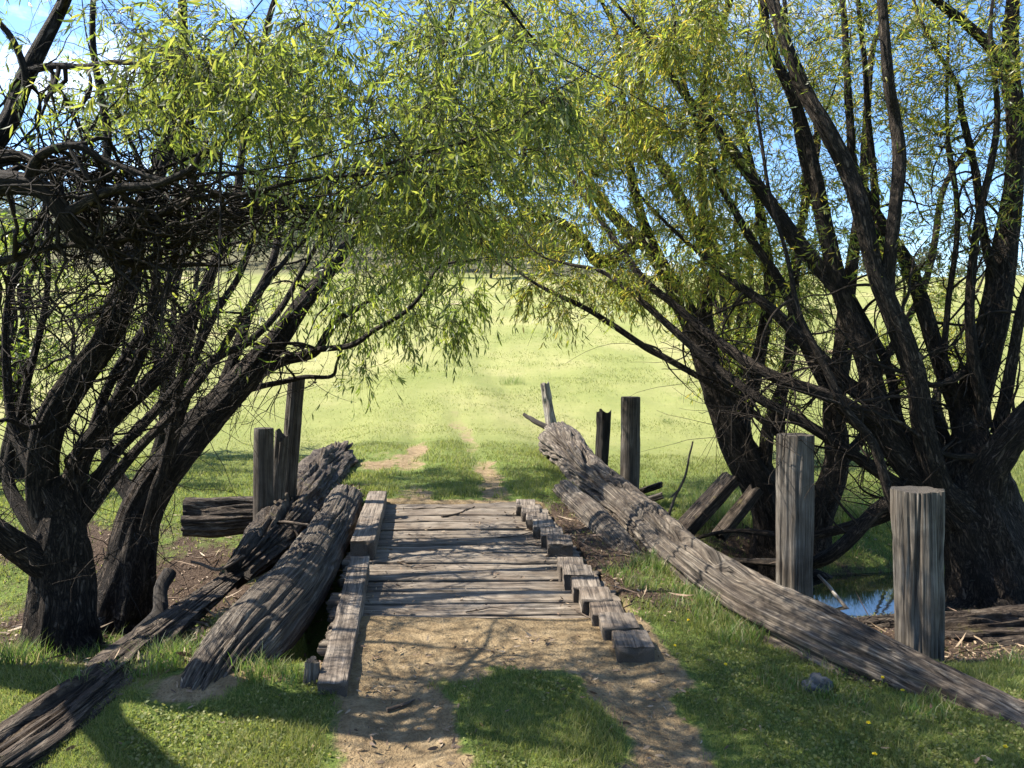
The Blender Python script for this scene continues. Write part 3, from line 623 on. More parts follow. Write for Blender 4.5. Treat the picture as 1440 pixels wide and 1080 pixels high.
t.grow(ball((-3.8, 5.8, 5.4), (2.6, 2.2, 1.3), 170)+ball((-2.8, 6.8, 6.6), (2.6, 2.2, 1.0), 120), curl=.06, rmax=.025)
t.twigs(220, (.35, 1.0), droop=.0, curl=.35, k=0, rad=.0045, bare=True, sel=lambda P: P[:, 2] < 3.2)
t.twigs(380, (.2, .6), droop=.0, curl=.35, k=0, rad=.003, bare=True, sel=lambda P: P[:, 2] < 3.2)
t.twigs(900, (.25, .6), droop=.15, curl=.25, k=3.5, ll=(.065, .105), lw=.15, bend=.2, hang=.4)
t.twigs(260, (.2, .5), droop=.05, curl=.4, k=2, ll=(.06, .09), lw=.15, bend=.2)
t.done('willow_tree', 'dark many-stemmed willow with a thick flared base at the left edge', (*at(84, 925, 5.75)[:2], -.4), 'leafleft', WG)

# -- left leaning willow
t = Tree(.85)
t.limb([(168, 850, 7.3, 110), (178, 800, 7.3, 80), (192, 735, 7.3, 66), (215, 690, 7.35, 60), (245, 648, 7.4, 56), (295, 586, 7.6, 52), (347, 530, 7.8, 48), (382, 489, 8.0, 38), (416, 440, 8.2, 28), (455, 392, 8.5, 22), (500, 330, 8.9, 18), (560, 240, 9.2, 14), (610, 120, 9.5, 10), (640, 0, 9.7, 8)])
t.limb([(215, 700, 7.3, 26), (236, 645, 7.2, 17), (257, 575, 7.2, 15), (278, 530, 7.3, 14), (312, 499, 7.4, 13), (347, 482, 7.6, 12), (390, 440, 7.8, 10), (420, 390, 8, 8), (470, 300, 8.2, 6)])
t.limb([(340, 540, 7.8, 26), (372, 520, 7.9, 18), (402, 507, 8.0, 15), (442, 497, 8.1, 13), (460, 470, 8.2, 12), (476, 448, 8.3, 11), (517, 424, 8.4, 8), (560, 392, 8.6, 6), (620, 372, 8.8, 4)])
t.limb([(402, 507, 8.0, 13), (440, 492, 7.9, 10), (492, 485, 7.8, 9), (525, 463, 7.8, 8), (567, 438, 7.7, 7), (594, 411, 7.7, 6), (617, 376, 7.8, 5), (655, 368, 7.9, 3)])
t.limb([(330, 562, 7.7, 14), (352, 548, 7.8, 10), (400, 538, 8.3, 9), (430, 531, 8.3, 8), (467, 529, 8.2, 6), (475, 508, 8.1, 4)])
t.limb([(300, 585, 7.6, 24), (330, 500, 7.9, 17), (350, 440, 8.2, 15), (385, 360, 8.5, 12), (405, 250, 8.8, 10), (440, 100, 9.0, 8)])
t.limb([(200, 720, 7.3, 30), (150, 640, 7.5, 18), (165, 560, 7.7, 15), (200, 470, 7.9, 13), (250, 380, 8.2, 11), (270, 250, 8.4, 9)])
t.limb([(205, 760, 7.3, 26), (213, 720, 7.0, 20), (222, 680, 6.9, 16), (232, 650, 6.9, 14)])
t.roots(at(172, 835, 7.3), .26, 6)
t.grow(blob(290, 500, 150, 130, 7.1, 8.6, 150), curl=.07, leaf=False, rmax=.018, rk=.012, tip=.0035, far=.8)
t.grow(blob(560, 425, 120, 50, 7.4, 8.6, 60)+blob(470, 400, 120, 60, 7.6, 9.0, 40)+blob(620, 460, 60, 40, 7.4, 8.4, 14)+blob(500, 520, 60, 40, 7.6, 8.4, 8), curl=.05, sag=.5, rmax=.011)
t.grow(blob(660, 200, 110, 200, 8.5, 11, 90)+blob(560, 350, 130, 60, 7.6, 9.6, 40)+blob(520, 180, 220, 170, 8.0, 10.4, 90), curl=.05)
t.grow(ball((-3.6, 9.8, 5.0), (2.5, 2.4, 1.5), 130)+ball((-1.6, 10.6, 5.8), (2.0, 2.2, 1.3), 100)+ball((-4.8, 12.0, 6.0), (2.4, 1.9, 1.0), 110), curl=.05, rmax=.025)  # last ball is extra crown added to shade the path past the deck
low = lambda P: (P[:, 2] < 3.2) & (P[:, 0] > -3)
t.twigs(400, (.25, .55), droop=.3, curl=.12, k=9, ll=(.07, .11), lw=.16, bend=.12, hang=.9, sel=low)
t.twigs(250, (.3, 1.0), droop=.0, curl=.25, k=0, rad=.0045, bare=True, sel=lambda P: P[:, 2] < 3.4)
t.twigs(2200, (.3, .7), droop=.12, curl=.2, k=11, ll=(.09, .13), sel=lambda P: (P[:, 1] > 10.8) & (P[:, 0] < -2.8) & (P[:, 2] > 4.2))  # dense leaves in the added rear crown, to thicken its cast shade
t.twigs(1400, (.3, .65), droop=.12, curl=.2, k=5.5, ll=(.07, .11), lw=.16, bend=.15, hang=.4)
t.done('willow_tree', 'willow on the left leaning steeply right towards the bridge over the sawn log', (*at(170, 830, 7.3)[:2], -.5), 'leafleft', WG)

# -- big right willow
t = Tree(.88)
t.limb([(1402, 885, 7.5, 190), (1398, 845, 7.5, 158), (1392, 790, 7.5, 136), (1378, 730, 7.5, 124), (1368, 680, 7.5, 100), (1364, 620, 7.5, 56), (1363, 570, 7.5, 12)], wig=.01, ext=False)
t.limb([(1378, 720, 7.5, 80), (1364, 660, 7.5, 54), (1366, 580, 7.6, 46), (1384, 507, 7.6, 42), (1399, 444, 7.6, 40), (1410, 375, 7.7, 34), (1425, 262, 7.7, 26), (1429, 169, 7.7, 24), (1421, 105, 7.8, 23), (1425, 0, 7.9, 19), (1440, -120, 8.0, 14)])
t.limb([(1424, 115, 7.8, 18), (1399, 76, 7.7, 15), (1357, 34, 7.6, 13), (1316, 0, 7.5, 11), (1270, -60, 7.4, 7)])
t.limb([(1380, 720, 7.4, 70), (1388, 670, 7.3, 52), (1410, 632, 7.2, 46), (1445, 588, 7.1, 44), (1500, 520, 7.0, 36), (1560, 380, 7.0, 26), (1580, 200, 7.1, 18)])
t.limb([(1350, 720, 7.4, 70), (1318, 680, 7.3, 42), (1298, 600, 7.2, 34), (1289, 537, 7.2, 32), (1267, 474, 7.2, 31), (1245, 417, 7.2, 29), (1226, 360, 7.2, 25), (1211, 300, 7.2, 25), (1192, 240, 7.3, 24), (1162, 180, 7.3, 24), (1132, 131, 7.4, 22), (1110, 75, 7.4, 19), (1087, 0, 7.5, 17), (1060, -100, 7.6, 12)])
t.limb([(1247, 420, 7.2, 24), (1249, 394, 7.2, 20), (1256, 319, 7.1, 19), (1267, 225, 7.1, 19), (1260, 169, 7.1, 17), (1249, 112, 7.0, 15), (1241, 0, 7.0, 14), (1225, -120, 7.0, 10)])
t.limb([(1350, 730, 7.5, 60), (1296, 672, 7.4, 44), (1240, 598, 7.4, 42), (1218, 507, 7.5, 34), (1196, 444, 7.6, 30), (1177, 390, 7.6, 26), (1159, 319, 7.7, 22), (1144, 244, 7.7, 18), (1129, 180, 7.8, 17), (1110, 124, 7.8, 16), (1087, 75, 7.9, 14), (1074, 5, 8.0, 13), (1060, -120, 8.1, 9)])
t.limb([(1180, 408, 7.6, 24), (1159, 385, 7.7, 21), (1117, 335, 7.8, 21), (1069, 270, 8.0, 19), (1031, 217, 8.1, 17), (994, 165, 8.2, 13), (956, 124, 8.3, 10), (915, 60, 8.4, 7)])
t.limb([(1362, 650, 7.6, 34), (1346, 575, 7.6, 24), (1324, 511, 7.7, 24), (1297, 425, 7.8, 23), (1275, 369, 7.9, 20), (1262, 345, 7.9, 17), (1226, 289, 8.0, 14), (1200, 232, 8.0, 12), (1195, 190, 8.0, 12), (1190, 110, 8.1, 10), (1185, 0, 8.2, 8)])
t.limb([(1330, 715, 7.5, 34), (1275, 688, 7.4, 20), (1200, 640, 7.4, 17), (1125, 590, 7.5, 16), (1069, 560, 7.6, 14), (1012, 519, 7.8, 13), (956, 474, 8.0, 11), (900, 421, 8.3, 9), (850, 385, 8.6, 6), (800, 372, 8.8, 4)])
t.limb([(1240, 600, 7.4, 28), (1180, 565, 7.4, 20), (1106, 537, 7.5, 19), (1050, 507, 7.7, 17), (994, 466, 8.0, 14), (949, 429, 8.2, 12), (900, 388, 8.5, 11), (852, 319, 8.8, 9), (819, 274, 9.0, 7), (792, 241, 9.2, 6), (740, 190, 9.4, 3)])
t.limb([(1222, 560, 7.5, 26), (1180, 530, 7.6, 20), (1125, 474, 7.8, 18), (1080, 432, 8.0, 16), (1039, 402, 8.2, 13), (1000, 370, 8.4, 9)])
t.limb([(1130, 640, 8.0, 12), (1040, 565, 8.2, 10), (950, 511, 8.4, 10), (908, 488, 8.5, 10), (859, 457, 8.6, 9), (817, 431, 8.7, 8), (755, 400, 8.9, 5), (720, 375, 9.0, 3)])
t.limb([(1300, 700, 7.3, 30), (1259, 706, 7.2, 24), (1235, 716, 7.2, 23), (1184, 768, 7.3, 22), (1145, 790, 7.5, 20), (1105, 792, 7.7, 14)])
t.limb([(1310, 690, 7.6, 30), (1230, 730, 7.9, 22), (1180, 745, 8.1, 16), (1120, 755, 8.3, 12)])
t.limb([(1260, 720, 7.0, 15), (1226, 627, 7.0, 14), (1189, 575, 7.0, 12), (1155, 500, 7.1, 12), (1121, 425, 7.2, 9), (1100, 340, 7.3, 6), (1065, 190, 7.4, 5), (1060, 140, 7.4, 3)], wig=.03)
t.limb([(1390, 640, 7.3, 14), (1330, 640, 7.2, 8), (1260, 590, 7.1, 7), (1180, 565, 7.0, 5)], wig=.02)
t.limb([(1405, 610, 7.4, 22), (1424, 500, 7.3, 16), (1440, 430, 7.2, 14), (1470, 320, 7.2, 10)])
t.limb([(1366, 600, 7.6, 14), (1330, 520, 7.5, 10), (1335, 430, 7.5, 9), (1345, 300, 7.5, 8), (1332, 180, 7.6, 6), (1335, 60, 7.6, 4)])
t.limb([(1384, 507, 7.6, 16), (1320, 540, 7.3, 9), (1290, 530, 7.2, 7)])
t.limb([(1410, 420, 7.7, 16), (1385, 340, 7.6, 12), (1372, 240, 7.6, 11), (1352, 160, 7.6, 9), (1345, 120, 7.6, 7), (1300, 40, 7.6, 5)])
t.roots(at(1400, 860, 7.5), .42, 8, .9)
t.limb([(1330, 690, 7.4, 24), (1270, 600, 7.6, 16), (1240, 500, 7.8, 14), (1165, 350, 8.0, 12), (1125, 200, 8.2, 9), (1110, 60, 8.3, 7), (1100, -60, 8.4, 5)], wig=.03)
t.limb([(1350, 660, 7.6, 24), (1300, 560, 7.8, 16), (1258, 470, 7.9, 14), (1238, 330, 8.0, 12), (1222, 150, 8.1, 9), (1205, 0, 8.2, 6)], wig=.03)
t.limb([(1385, 600, 7.4, 22), (1368, 470, 7.3, 15), (1375, 330, 7.3, 12), (1400, 180, 7.3, 9), (1390, 40, 7.3, 6)], wig=.03)
t.limb([(1250, 640, 7.4, 22), (1150, 520, 7.8, 15), (1090, 380, 8.1, 12), (1010, 260, 8.3, 10), (960, 120, 8.5, 8), (945, 0, 8.6, 5)], wig=.03)
t.grow(blob(1190, 590, 190, 120, 6.9, 8.4, 200)+blob(1370, 420, 100, 200, 6.9, 8, 120)+blob(1060, 500, 150, 90, 7.4, 8.6, 70), curl=.06, leaf=False, rmax=.02, rk=.012, tip=.003, far=.9)
t.grow(blob(1120, 120, 260, 160, 7.2, 9.0, 220)+blob(1380, 160, 110, 180, 7.0, 8.2, 140)+blob(1260, 320, 160, 100, 7.2, 8.4, 60), curl=.04, sag=.0)
t.grow(blob(900, 300, 140, 120, 8.0, 9.6, 90)+blob(820, 410, 80, 40, 8.4, 9.2, 24)+blob(860, 90, 150, 110, 8.0, 9.8, 60)+blob(1060, 360, 110, 80, 7.8, 8.8, 26), curl=.04, sag=.3, rmax=.012)
t.grow(ball((3.6, 7.6, 6.2), (3.0, 2.4, 1.6), 90)+ball((1.0, 8.6, 6.4), (1.8, 2.0, 1.2), 50), curl=.05, rmax=.03)
t.twigs(800, (.3, 1.1), droop=.0, curl=.22, up=.15, k=0, rad=.0045, bare=True)
t.twigs(700, (.2, .6), droop=.03, curl=.3, k=0, rad=.0028, bare=True)
t.twigs(4800, (.25, .6), droop=.03, curl=.15, up=.25, k=9, ll=(.06, .1), lw=.14, bend=.14, hang=.2)
t.twigs(2000, (.25, .6), droop=.22, curl=.12, k=9, ll=(.07, .11), lw=.15, bend=.14, hang=.7, sel=lambda P: P[:, 0] < 2.6)
t.done('willow_tree', 'big willow at the right edge with a thick ridged base and many upright limbs', (*at(1398, 860, 7.5)[:2], -.6), 'leafright', WG)

# -- middle right willow
t = Tree()
t.limb([(1092, 800, 10.0, 90), (1089, 760, 10.0, 64), (1085, 725, 10.0, 54), (1069, 680, 10.0, 50), (1042, 635, 10.0, 46), (1016, 575, 10.1, 38), (1001, 530, 10.2, 34), (975, 462, 10.4, 27), (945, 400, 10.6, 22), (915, 350, 10.8, 20), (878, 400-80, 11, 17), (835, 270, 11.3, 13), (785, 200, 11.6, 9), (750, 110, 11.9, 6)])
t.limb([(1001, 530, 10.2, 24), (990, 440, 10.3, 20), (1009, 375, 10.3, 18), (986, 330, 10.3, 16), (949, 262, 10.4, 14), (919, 210, 10.5, 12), (900, 110, 10.6, 9), (905, 0, 10.8, 7)])
t.limb([(1000, 360, 10.3, 15), (990, 300, 10.2, 12), (988, 150, 10.2, 11), (997, 75, 10.2, 10), (1027, 0, 10.3, 8)])
t.limb([(1080, 730, 10.0, 34), (1076, 650, 9.9, 18), (1084, 590, 9.9, 16), (1102, 537, 9.9, 15), (1117, 462, 10.0, 13), (1120, 350, 10.1, 10), (1150, 200, 10.2, 8)])
t.limb([(1050, 650, 10.1, 26), (1046, 590, 10.3, 20), (1061, 537, 10.4, 19), (1080, 425, 10.5, 16), (1075, 330, 10.6, 12), (1040, 180, 10.8, 9)])
t.limb([(900, 340, 10.9, 16), (844, 370, 11.0, 15), (815, 333, 11.0, 14), (785, 311, 11.1, 12), (740, 290, 11.2, 8)])
t.limb([(935, 385, 10.6, 18), (900, 300, 10.7, 13), (880, 200, 10.8, 10), (868, 60, 11, 7)])
t.roots(at(1090, 780, 10), .26, 6)
t.grow(blob(900, 330, 170, 100, 9.8, 12, 90)+blob(900, 120, 190, 130, 9.8, 12, 110)+blob(740, 270, 100, 130, 10.0, 12, 90), curl=.05, sag=.2)
t.grow(blob(1100, 360, 120, 140, 9.6, 11, 70)+blob(1060, 120, 180, 150, 9.6, 11.5, 110)+blob(710, 170, 110, 180, 10, 12, 130), curl=.05)
t.grow(ball((-.4, 13.8, 6.0), (1.9, 1.5, 1.0), 90)+ball((1.6, 11.4, 6.0), (2.6, 2.0, 1.6), 90), curl=.05, rmax=.03)  # first ball is added crown shading the right meadow, also fills the centre
t.twigs(500, (.4, 1.2), droop=.0, curl=.2, up=.15, k=0, rad=.006, bare=True)
t.twigs(1000, (.3, .65), droop=.12, curl=.2, k=10, ll=(.08, .12), sel=lambda P: P[:, 1] > 12.6)  # extra leaves so that the added rear crown casts shade
t.twigs(6400, (.25, .65), droop=.1, curl=.15, k=9, ll=(.07, .115), lw=.15, bend=.14, hang=.5)
t.done('willow_tree', 'slimmer willow behind the smooth post, its trunk bending left over the split timbers', (*at(1090, 785, 10)[:2], -.7), 'leafright', WG)

# -- stems behind the smooth post
t = Tree()
t.limb([(1140, 780, 9.2, 60), (1150, 725, 9.2, 42), (1177, 650, 9.2, 32), (1174, 575, 9.2, 28), (1185, 481, 9.3, 22), (1200, 361, 9.4, 15), (1215, 240, 9.5, 11), (1225, 80, 9.6, 8)])
t.limb([(1150, 730, 9.2, 24), (1110, 690, 9.4, 14), (1098, 600, 9.5, 12), (1110, 470, 9.6, 10), (1130, 300, 9.7, 8)])
t.limb([(1172, 660, 9.2, 22), (1215, 610, 9.3, 13), (1240, 520, 9.4, 11), (1300, 400, 9.5, 9), (1330, 260, 9.6, 7)])
t.grow(blob(1180, 520, 130, 120, 9.0, 10, 70)+blob(1220, 250, 140, 140, 9.0, 10.4, 60), curl=.05)
t.twigs(420, (.25, .55), droop=.08, curl=.15, up=.1, k=7, ll=(.06, .1), lw=.15, bend=.14, hang=.4)
t.done('willow_tree', 'thin dark willow stems between the smooth post and the big right willow', (*at(1142, 770, 9.2)[:2], -.8), 'leafright', WG, merge=True)

# -- sunlit willows further along the creek
BG = 'sunlit willows along the creek behind'
def backtree(px, Y, hpx, wpx, n, label, leafm='leafright', stems=4, basepy=None):
    t = Tree(); b = at(px, 600, Y); zb = float(terrain(b[0], Y)); tp = at(px, hpx, Y)
    for q in range(stems):
        ex = px+wpx*random.uniform(-.8, .8); mx = px+(ex-px)*.45
        t.limb([(b[0]+random.uniform(-.2, .2), Y+random.uniform(-.2, .2), zb-.2, .14), (at(px+(ex-px)*.15, 0, Y)[0], Y, zb+1.0, .11), (at(mx, 0, Y)[0], Y+random.uniform(-.5, .5), zb+(tp[2]-zb)*.5, .07), (at(ex, 0, Y)[0], Y+random.uniform(-.8, .8), tp[2], .03)], world=True, step=.15, wig=.08)
    cx = b[0]; hh = tp[2]-zb; rw = wpx*Y/F
    t.grow(ball((cx, Y, zb+hh*.62), (rw, 1.8, hh*.42), n), curl=.06, rmax=.03, leaf=True)
    t.twigs(int(n*13), (.3, .8), droop=.12, curl=.15, k=9, ll=(.10, .16), lw=.2, bend=.12, hang=.5, rad=.003)
    return t.done('willow_tree', label, (b[0], Y, zb), leafm, BG)
backtree(1045, 17, 300, 110, 110, 'bushy yellow-green sunlit willow on the meadow behind the middle right trunks')
backtree(1320, 22, 400, 90, 60, 'rounded sunlit willow behind the upright limbs of the big right tree')
backtree(10, 14, 300, 90, 60, 'slim-stemmed sunlit willow behind the left edge stems', 'leafleft')
backtree(225, 17, 330, 90, 60, 'sunlit willow behind the crossing left trunks', 'leafleft')

# ------------------------------------------------------------------ far wood
def far_tree(mb, x, y, h, n):
    z = float(terrain(x, y)); c = np.array([x, y, z+h*.6]); k = max(3, n//14)
    cen = c+nrm(rng.normal(0, 1, (k, 3)))*np.array([h*.3, h*.3, h*.32])*rng.random((k, 1))**.5
    p = cen[rng.integers(0, k, n)]+rng.normal(0, h*.085, (n, 3)); d = nrm(rng.normal(0, 1, (n, 3)))
    leaves(mb, p, d, rng.uniform(.05, .11, n)*h, .5, .2)
fw = MB()
for q in range(620):
    px = rng.uniform(-200, 800) if q < 470 else rng.uniform(800, 1650); y = 172+165*rng.random()**1.4 if q < 470 else rng.uniform(215, 335)
    far_tree(fw, (px-720)/F*y, y, rng.uniform(7, 15) if q < 470 else rng.uniform(4, 9), 150)
tag(fw.build('distant_wood', M['farleaf']), kind='stuff')
for (px, y, h, lab) in ((1128, 150, 8, 'lone dull green tree on the far right hillside above the tan bank'), (1225, 172, 10, 'taller of the lone grey-green trees on the far right hill'), (1300, 140, 7, 'small lone bush-like tree on the far right hillside near the edge limbs'), (690, 150, 9, 'grey brown tree at the top of the meadow, in the gap between the crowns'), (640, 152, 8, 'grey green tree at the meadow top just left of the gap between the crowns')):
    x = (px-720)/F*y; z = float(terrain(x, y)); r = empty('gum_tree', (x, y, z)); tag(r, lab, 'tree', 'lone trees on the far slope')
    m = MB(); far_tree(m, x, y, h, 700); m.build('crown', M['farleaf'], r, loc=(x, y, z))
    m = MB(); P, R = spline([(x, y, z-.3), (x+.2, y, z+h*.3), (x, y, z+h*.7)], [.3, .22, .08], .4); sweep(m, P, R, 8); m.build('trunk', M['bark'], r, loc=(x, y, z))

# ------------------------------------------------------------------ grass, litter
solP = np.concatenate([p for p, r in solids]); solR = np.concatenate([r for p, r in solids])
q = solP[:, 2]+solR > terrain(solP[:, 0], solP[:, 1])+.03; solP, solR = solP[q], solR[q]
def clear(x, y):
    ok = np.ones(len(x), bool)
    for a in range(0, len(x), 20000):
        s_ = slice(a, a+20000); D = np.hypot(x[s_, None]-solP[None, :, 0], y[s_, None]-solP[None, :, 1]); ok[s_] = (D > solR[None]*.8).all(1)
    t = x-xc(y); return ok & ~((t > -1.35) & (t < 1.16) & (y > 5.3) & (y < 10.14))
def blades(mb, x, y, h, wd, lean=.5):
    n = len(x); z = terrain(x, y); a = rng.uniform(0, 6.283, n); b = rng.uniform(0, 6.283, n); ln = h*lean*rng.uniform(.2, 1.3, n)
    p = np.stack([x, y, z-.01], 1); s_ = np.stack([np.cos(a), np.sin(a), 0*a], 1)*wd[:, None]*.5
    k = np.stack([np.cos(b)*ln, np.sin(b)*ln, 0*b], 1); u = np.array([0, 0, 1.])
    V = np.stack([p-s_, p+s_, p+k*.35+u*(h*.6)[:, None]-s_*.7, p+k*.35+u*(h*.6)[:, None]+s_*.7, p+k+u*h[:, None]], 1)
    o = np.arange(n)[:, None]*5
    mb.add(V.reshape(-1, 3), o+np.array([[0, 1, 3, 2]]), o+np.array([[2, 3, 4]]))
def scatter(n, y0, y1, pw):
    u = rng.random(n)
    y = (y0**(1-pw)+u*(y1**(1-pw)-y0**(1-pw)))**(1/(1-pw)) if pw != 1 else y0*(y1/y0)**u
    return (rng.random(n)*2-1)*(.72*y+1.2), y
g = MB()
x, y = scatter(640000, 2.9, 17, 1.25)
dm, lm = masks(x, y); dm = np.clip(dm+.55*fbm(x*7, y*7, 77)*(dm > .08)*(dm < .92), 0, 1); pat = .5+.9*fbm(x*1.1, y*1.1, 7)
dens = np.clip(1.15-dm*2.1, 0, 1)*np.clip(1.1-lm*1.55, .06, 1)*np.clip(.5+pat*.85, .12, 1)
ok = (rng.random(len(x)) < dens) & (terrain(x, y) > -.98); x, y = x[ok], y[ok]; ok = clear(x, y); x, y = x[ok], y[ok]
big = np.clip(y/5, .8, 2.2); hh = rng.uniform(.018, .05, len(x))*(1+.9*np.clip(fbm(x*1.6, y*1.6, 12)*2, 0, 1))*np.sqrt(big)
blades(g, x, y, hh, rng.uniform(.0035, .007, len(x))*big, .8)
# clover leaves between the blades
x, y = scatter(85000, 2.9, 8, 1.3); dm, lm = masks(x, y)
ok = (rng.random(len(x)) < np.clip(.9-dm*2-lm*1.6, 0, 1)*(fbm(x*1.3, y*1.3, 31) > .02)); x, y = x[ok], y[ok]; ok = clear(x, y); x, y = x[ok], y[ok]
n = len(x); leaves(g, np.stack([x, y, terrain(x, y)+rng.uniform(.01, .035, n)], 1), nrm(np.stack([rng.normal(0, 1, n), rng.normal(0, 1, n), rng.normal(.25, .3, n)], 1)), rng.uniform(.012, .024, n), .7, .1)
x, y = scatter(230000, 15, 110, 1.5); dm, lm = masks(x, y); ok = rng.random(len(x)) < np.clip(.9-dm*1.4, 0, 1)*np.clip(.42+2.0*fbm(x*.35, y*.35, 3), .06, 1); x, y = x[ok], y[ok]
blades(g, x, y, rng.uniform(.025, .07, len(x))*np.clip(y/22, .8, 1.8), rng.uniform(.01, .02, len(x))*np.clip(y/22, .8, 2.4), .9)
tag(g.build('grass', M['grass']), kind='stuff')
rd = MB()
def tuft(cx, cy, r, n, h):
    a = rng.random(n)*6.283; q = np.sqrt(rng.random(n))*r; blades(rd, cx+q*np.cos(a), cy+q*np.sin(a), rng.uniform(.4, 1, n)*h, np.full(n, .006), .75)
for k in range(150):   # tussocks over the meadow
    yv = 22*(95/22)**rng.random(); xv = rng.uniform(-.8, .8)*yv
    if abs(xv-xc(yv)) > 1.6: tuft(xv, yv, rng.uniform(.15, .6), 45, rng.uniform(.12, .32))
for k in range(75):   # rough grass along the near logs
    a = rng.random()
    xv, yv = (-2.25+rng.normal(0, .12), rng.uniform(4.3, 5.9)) if a < .3 else ((-3.05+rng.normal(0, .25), rng.uniform(4.2, 6.6)) if a < .55 else ((np.interp(rng.uniform(4.2, 7.6), [4.2, 7.6], [2.35, 1.35]), 0) if a < .0 else (0, 0)))
    if a >= .55: yv = rng.uniform(4.2, 7.4); xv = np.interp(yv, [4.2, 5, 6, 7.4], [2.45, 1.87, 1.6, 1.3])+rng.normal(0, .1)
    tuft(xv, yv, rng.uniform(.05, .14), 70, rng.uniform(.08, .18))
for k in range(60):   # long grass on the banks of the pool
    tuft(rng.uniform(2.6, 6.5), rng.uniform(10.3, 12.4), .25, 130, rng.uniform(.2, .42))
for px, py, Y, n, h in ((145, 890, 6.0, 130, .2), (360, 900, 6.2, 90, .15), (250, 945, 4.75, 260, .2), (240, 965, 4.55, 160, .16), (365, 955, 4.45, 220, .15), (390, 950, 4.4, 120, .13), (30, 905, 5.4, 300, .22), (15, 960, 4.9, 260, .2), (60, 870, 6.1, 160, .2), (1000, 900, 5.6, 160, .14), (1030, 925, 5.2, 160, .14), (950, 880, 5.9, 120, .12), (900, 850, 6.4, 140, .14), (870, 825, 6.8, 110, .14), (1075, 795, 8.5, 240, .3), (1050, 760, 9.2, 150, .28), (1345, 815, 8.6, 260, .4), (1330, 800, 9.0, 200, .4), (1420, 975, 5.0, 160, .14), (170, 760, 8.4, 200, .2), (250, 760, 8.2, 160, .18), (210, 790, 7.6, 120, .18), (1180, 1000, 4.3, 220, .1), (1100, 985, 4.5, 200, .1), (1300, 1010, 4.1, 260, .11), (720, 535, 33, 300, .5)):
    p = at(px, py, Y); tuft(p[0], Y, .16 if Y < 20 else .55, n, h)
tag(rd.build('long_grass', M['reed']), kind='stuff')
lt = MB()
x, y = scatter(60000, 3, 14, 1.1); dm, lm = masks(x, y); t_ = x-xc(y)
on = (np.abs(t_) < 1.0) & (y > 5.2) & (y < 10.1)
edge = np.clip(np.abs(t_)-.55, 0, 1)*1.6
ok = rng.random(len(x)) < np.where(on, .05+.35*edge, np.clip(lm*.9+dm*.12+.02, 0, 1)); x, y, on = x[ok], y[ok], on[ok]
n = len(x); z = np.where(on, .006, terrain(x, y)+.008)
leaves(lt, np.stack([x, y, z+rng.uniform(0, .01, n)], 1), nrm(np.stack([rng.normal(0, 1, n), rng.normal(0, 1, n), rng.normal(.05, .15, n)], 1)), rng.uniform(.02, .06, n), .28, .2)
n = 2600; u = rng.random(n); yy = 4.6+u*6.5; xx = np.interp(yy, [4.6, 7, 9, 11], [-2.2, -2.2, -2.3, -2.6])+rng.normal(0, .17, n)
leaves(lt, np.stack([xx, yy, terrain(xx, yy)+.01+rng.random(n)*.05], 1), nrm(np.stack([rng.normal(0, 1, n), rng.normal(0, 1.6, n), rng.normal(.05, .25, n)], 1)), rng.uniform(.04, .16, n), .16, .15)
n = 3000; xx = rng.uniform(-5.5, 5.2, n); yy = rng.uniform(4.6, 11.5, n); dm, lm = masks(xx, yy); q = rng.random(n) < lm*1.1; xx, yy = xx[q], yy[q]; n = len(xx)
leaves(lt, np.stack([xx, yy, terrain(xx, yy)+.012+rng.random(n)*.03], 1), nrm(np.stack([rng.normal(0, 1, n), rng.normal(0, 1, n), rng.normal(.02, .15, n)], 1)), rng.uniform(.1, .38, n), .045, .15)
tag(lt.build('leaf_litter', M['litter']), kind='stuff')

# ------------------------------------------------------------------ sticks, rock, flowers
def stick(pts, label, mat='stick', name='stick', world=False, group='fallen sticks', forks=()):
    m = MB()
    for pl in (pts,)+tuple(forks):
        P = [p[:3] if world else at(*p[:3]) for p in pl]; R = [p[3] if world else max(p[3]*p[2]/F/2, .003) for p in pl]
        P, R = spline(P, R, .05); P = P+np.stack([vn(np.arange(len(P))*.45, q*9+P[0][0]*5) for q in range(3)], 1)*.012
        sweep(m, P, R, 8, seed=1)
    return tag(m.build(name, M[mat], loc=P[0]), label, 'stick', group)
stick([(1150, 808, 9.2, 4), (1176, 836, 8.9, 5), (1201, 868, 8.6, 5)], 'thin white stick slanting into the pool', 'pale')
stick([(938, 735, 8.9, 5), (946, 705, 8.9, 4), (962, 670, 8.9, 3.5), (975, 620, 8.9, 2.5)], 'thin bare stick standing upright beside the split timbers', forks=([(952, 690, 8.9, 3), (944, 700, 8.8, 2)],))
stick([(352, 737, 8.3, 4), (400, 735, 8.1, 5), (440, 738, 8.0, 4), (470, 728, 8.0, 3)], 'dead stick lying across both left logs', forks=([(410, 735, 8.1, 4), (418, 755, 8.0, 4), (425, 775, 7.9, 3)],))
def gp(px, py, z=.02): Yv = (CAMH-z)*F/(py-500); return at(px, py, Yv)
def gstick(a, b, c, r, label, z=.02):
    P = [gp(*q, z) for q in (a, b, c)]; return stick([(*P[0], r), (*P[1], r*.8), (*P[2], r*.4)], label, world=True)
gstick((622, 727), (645, 722), (668, 712), .016, 'forked dead twig on the far deck planks')
gstick((580, 716), (610, 714), (650, 714), .01, 'thin twig at the far edge of the deck by the grass')
gstick((700, 757), (730, 752), (760, 745), .008, 'thin twig on the deck beside the far right kerb blocks')
gstick((560, 790), (585, 797), (612, 795), .008, 'thin twig on the middle deck planks left of centre')
gstick((640, 912), (680, 913), (706, 926), .009, 'curved twig on the sandy soil in front of the deck', .05)
gstick((655, 800+60), (690, 855), (720, 858), .006, 'short twig at the near edge of the planks', .03)
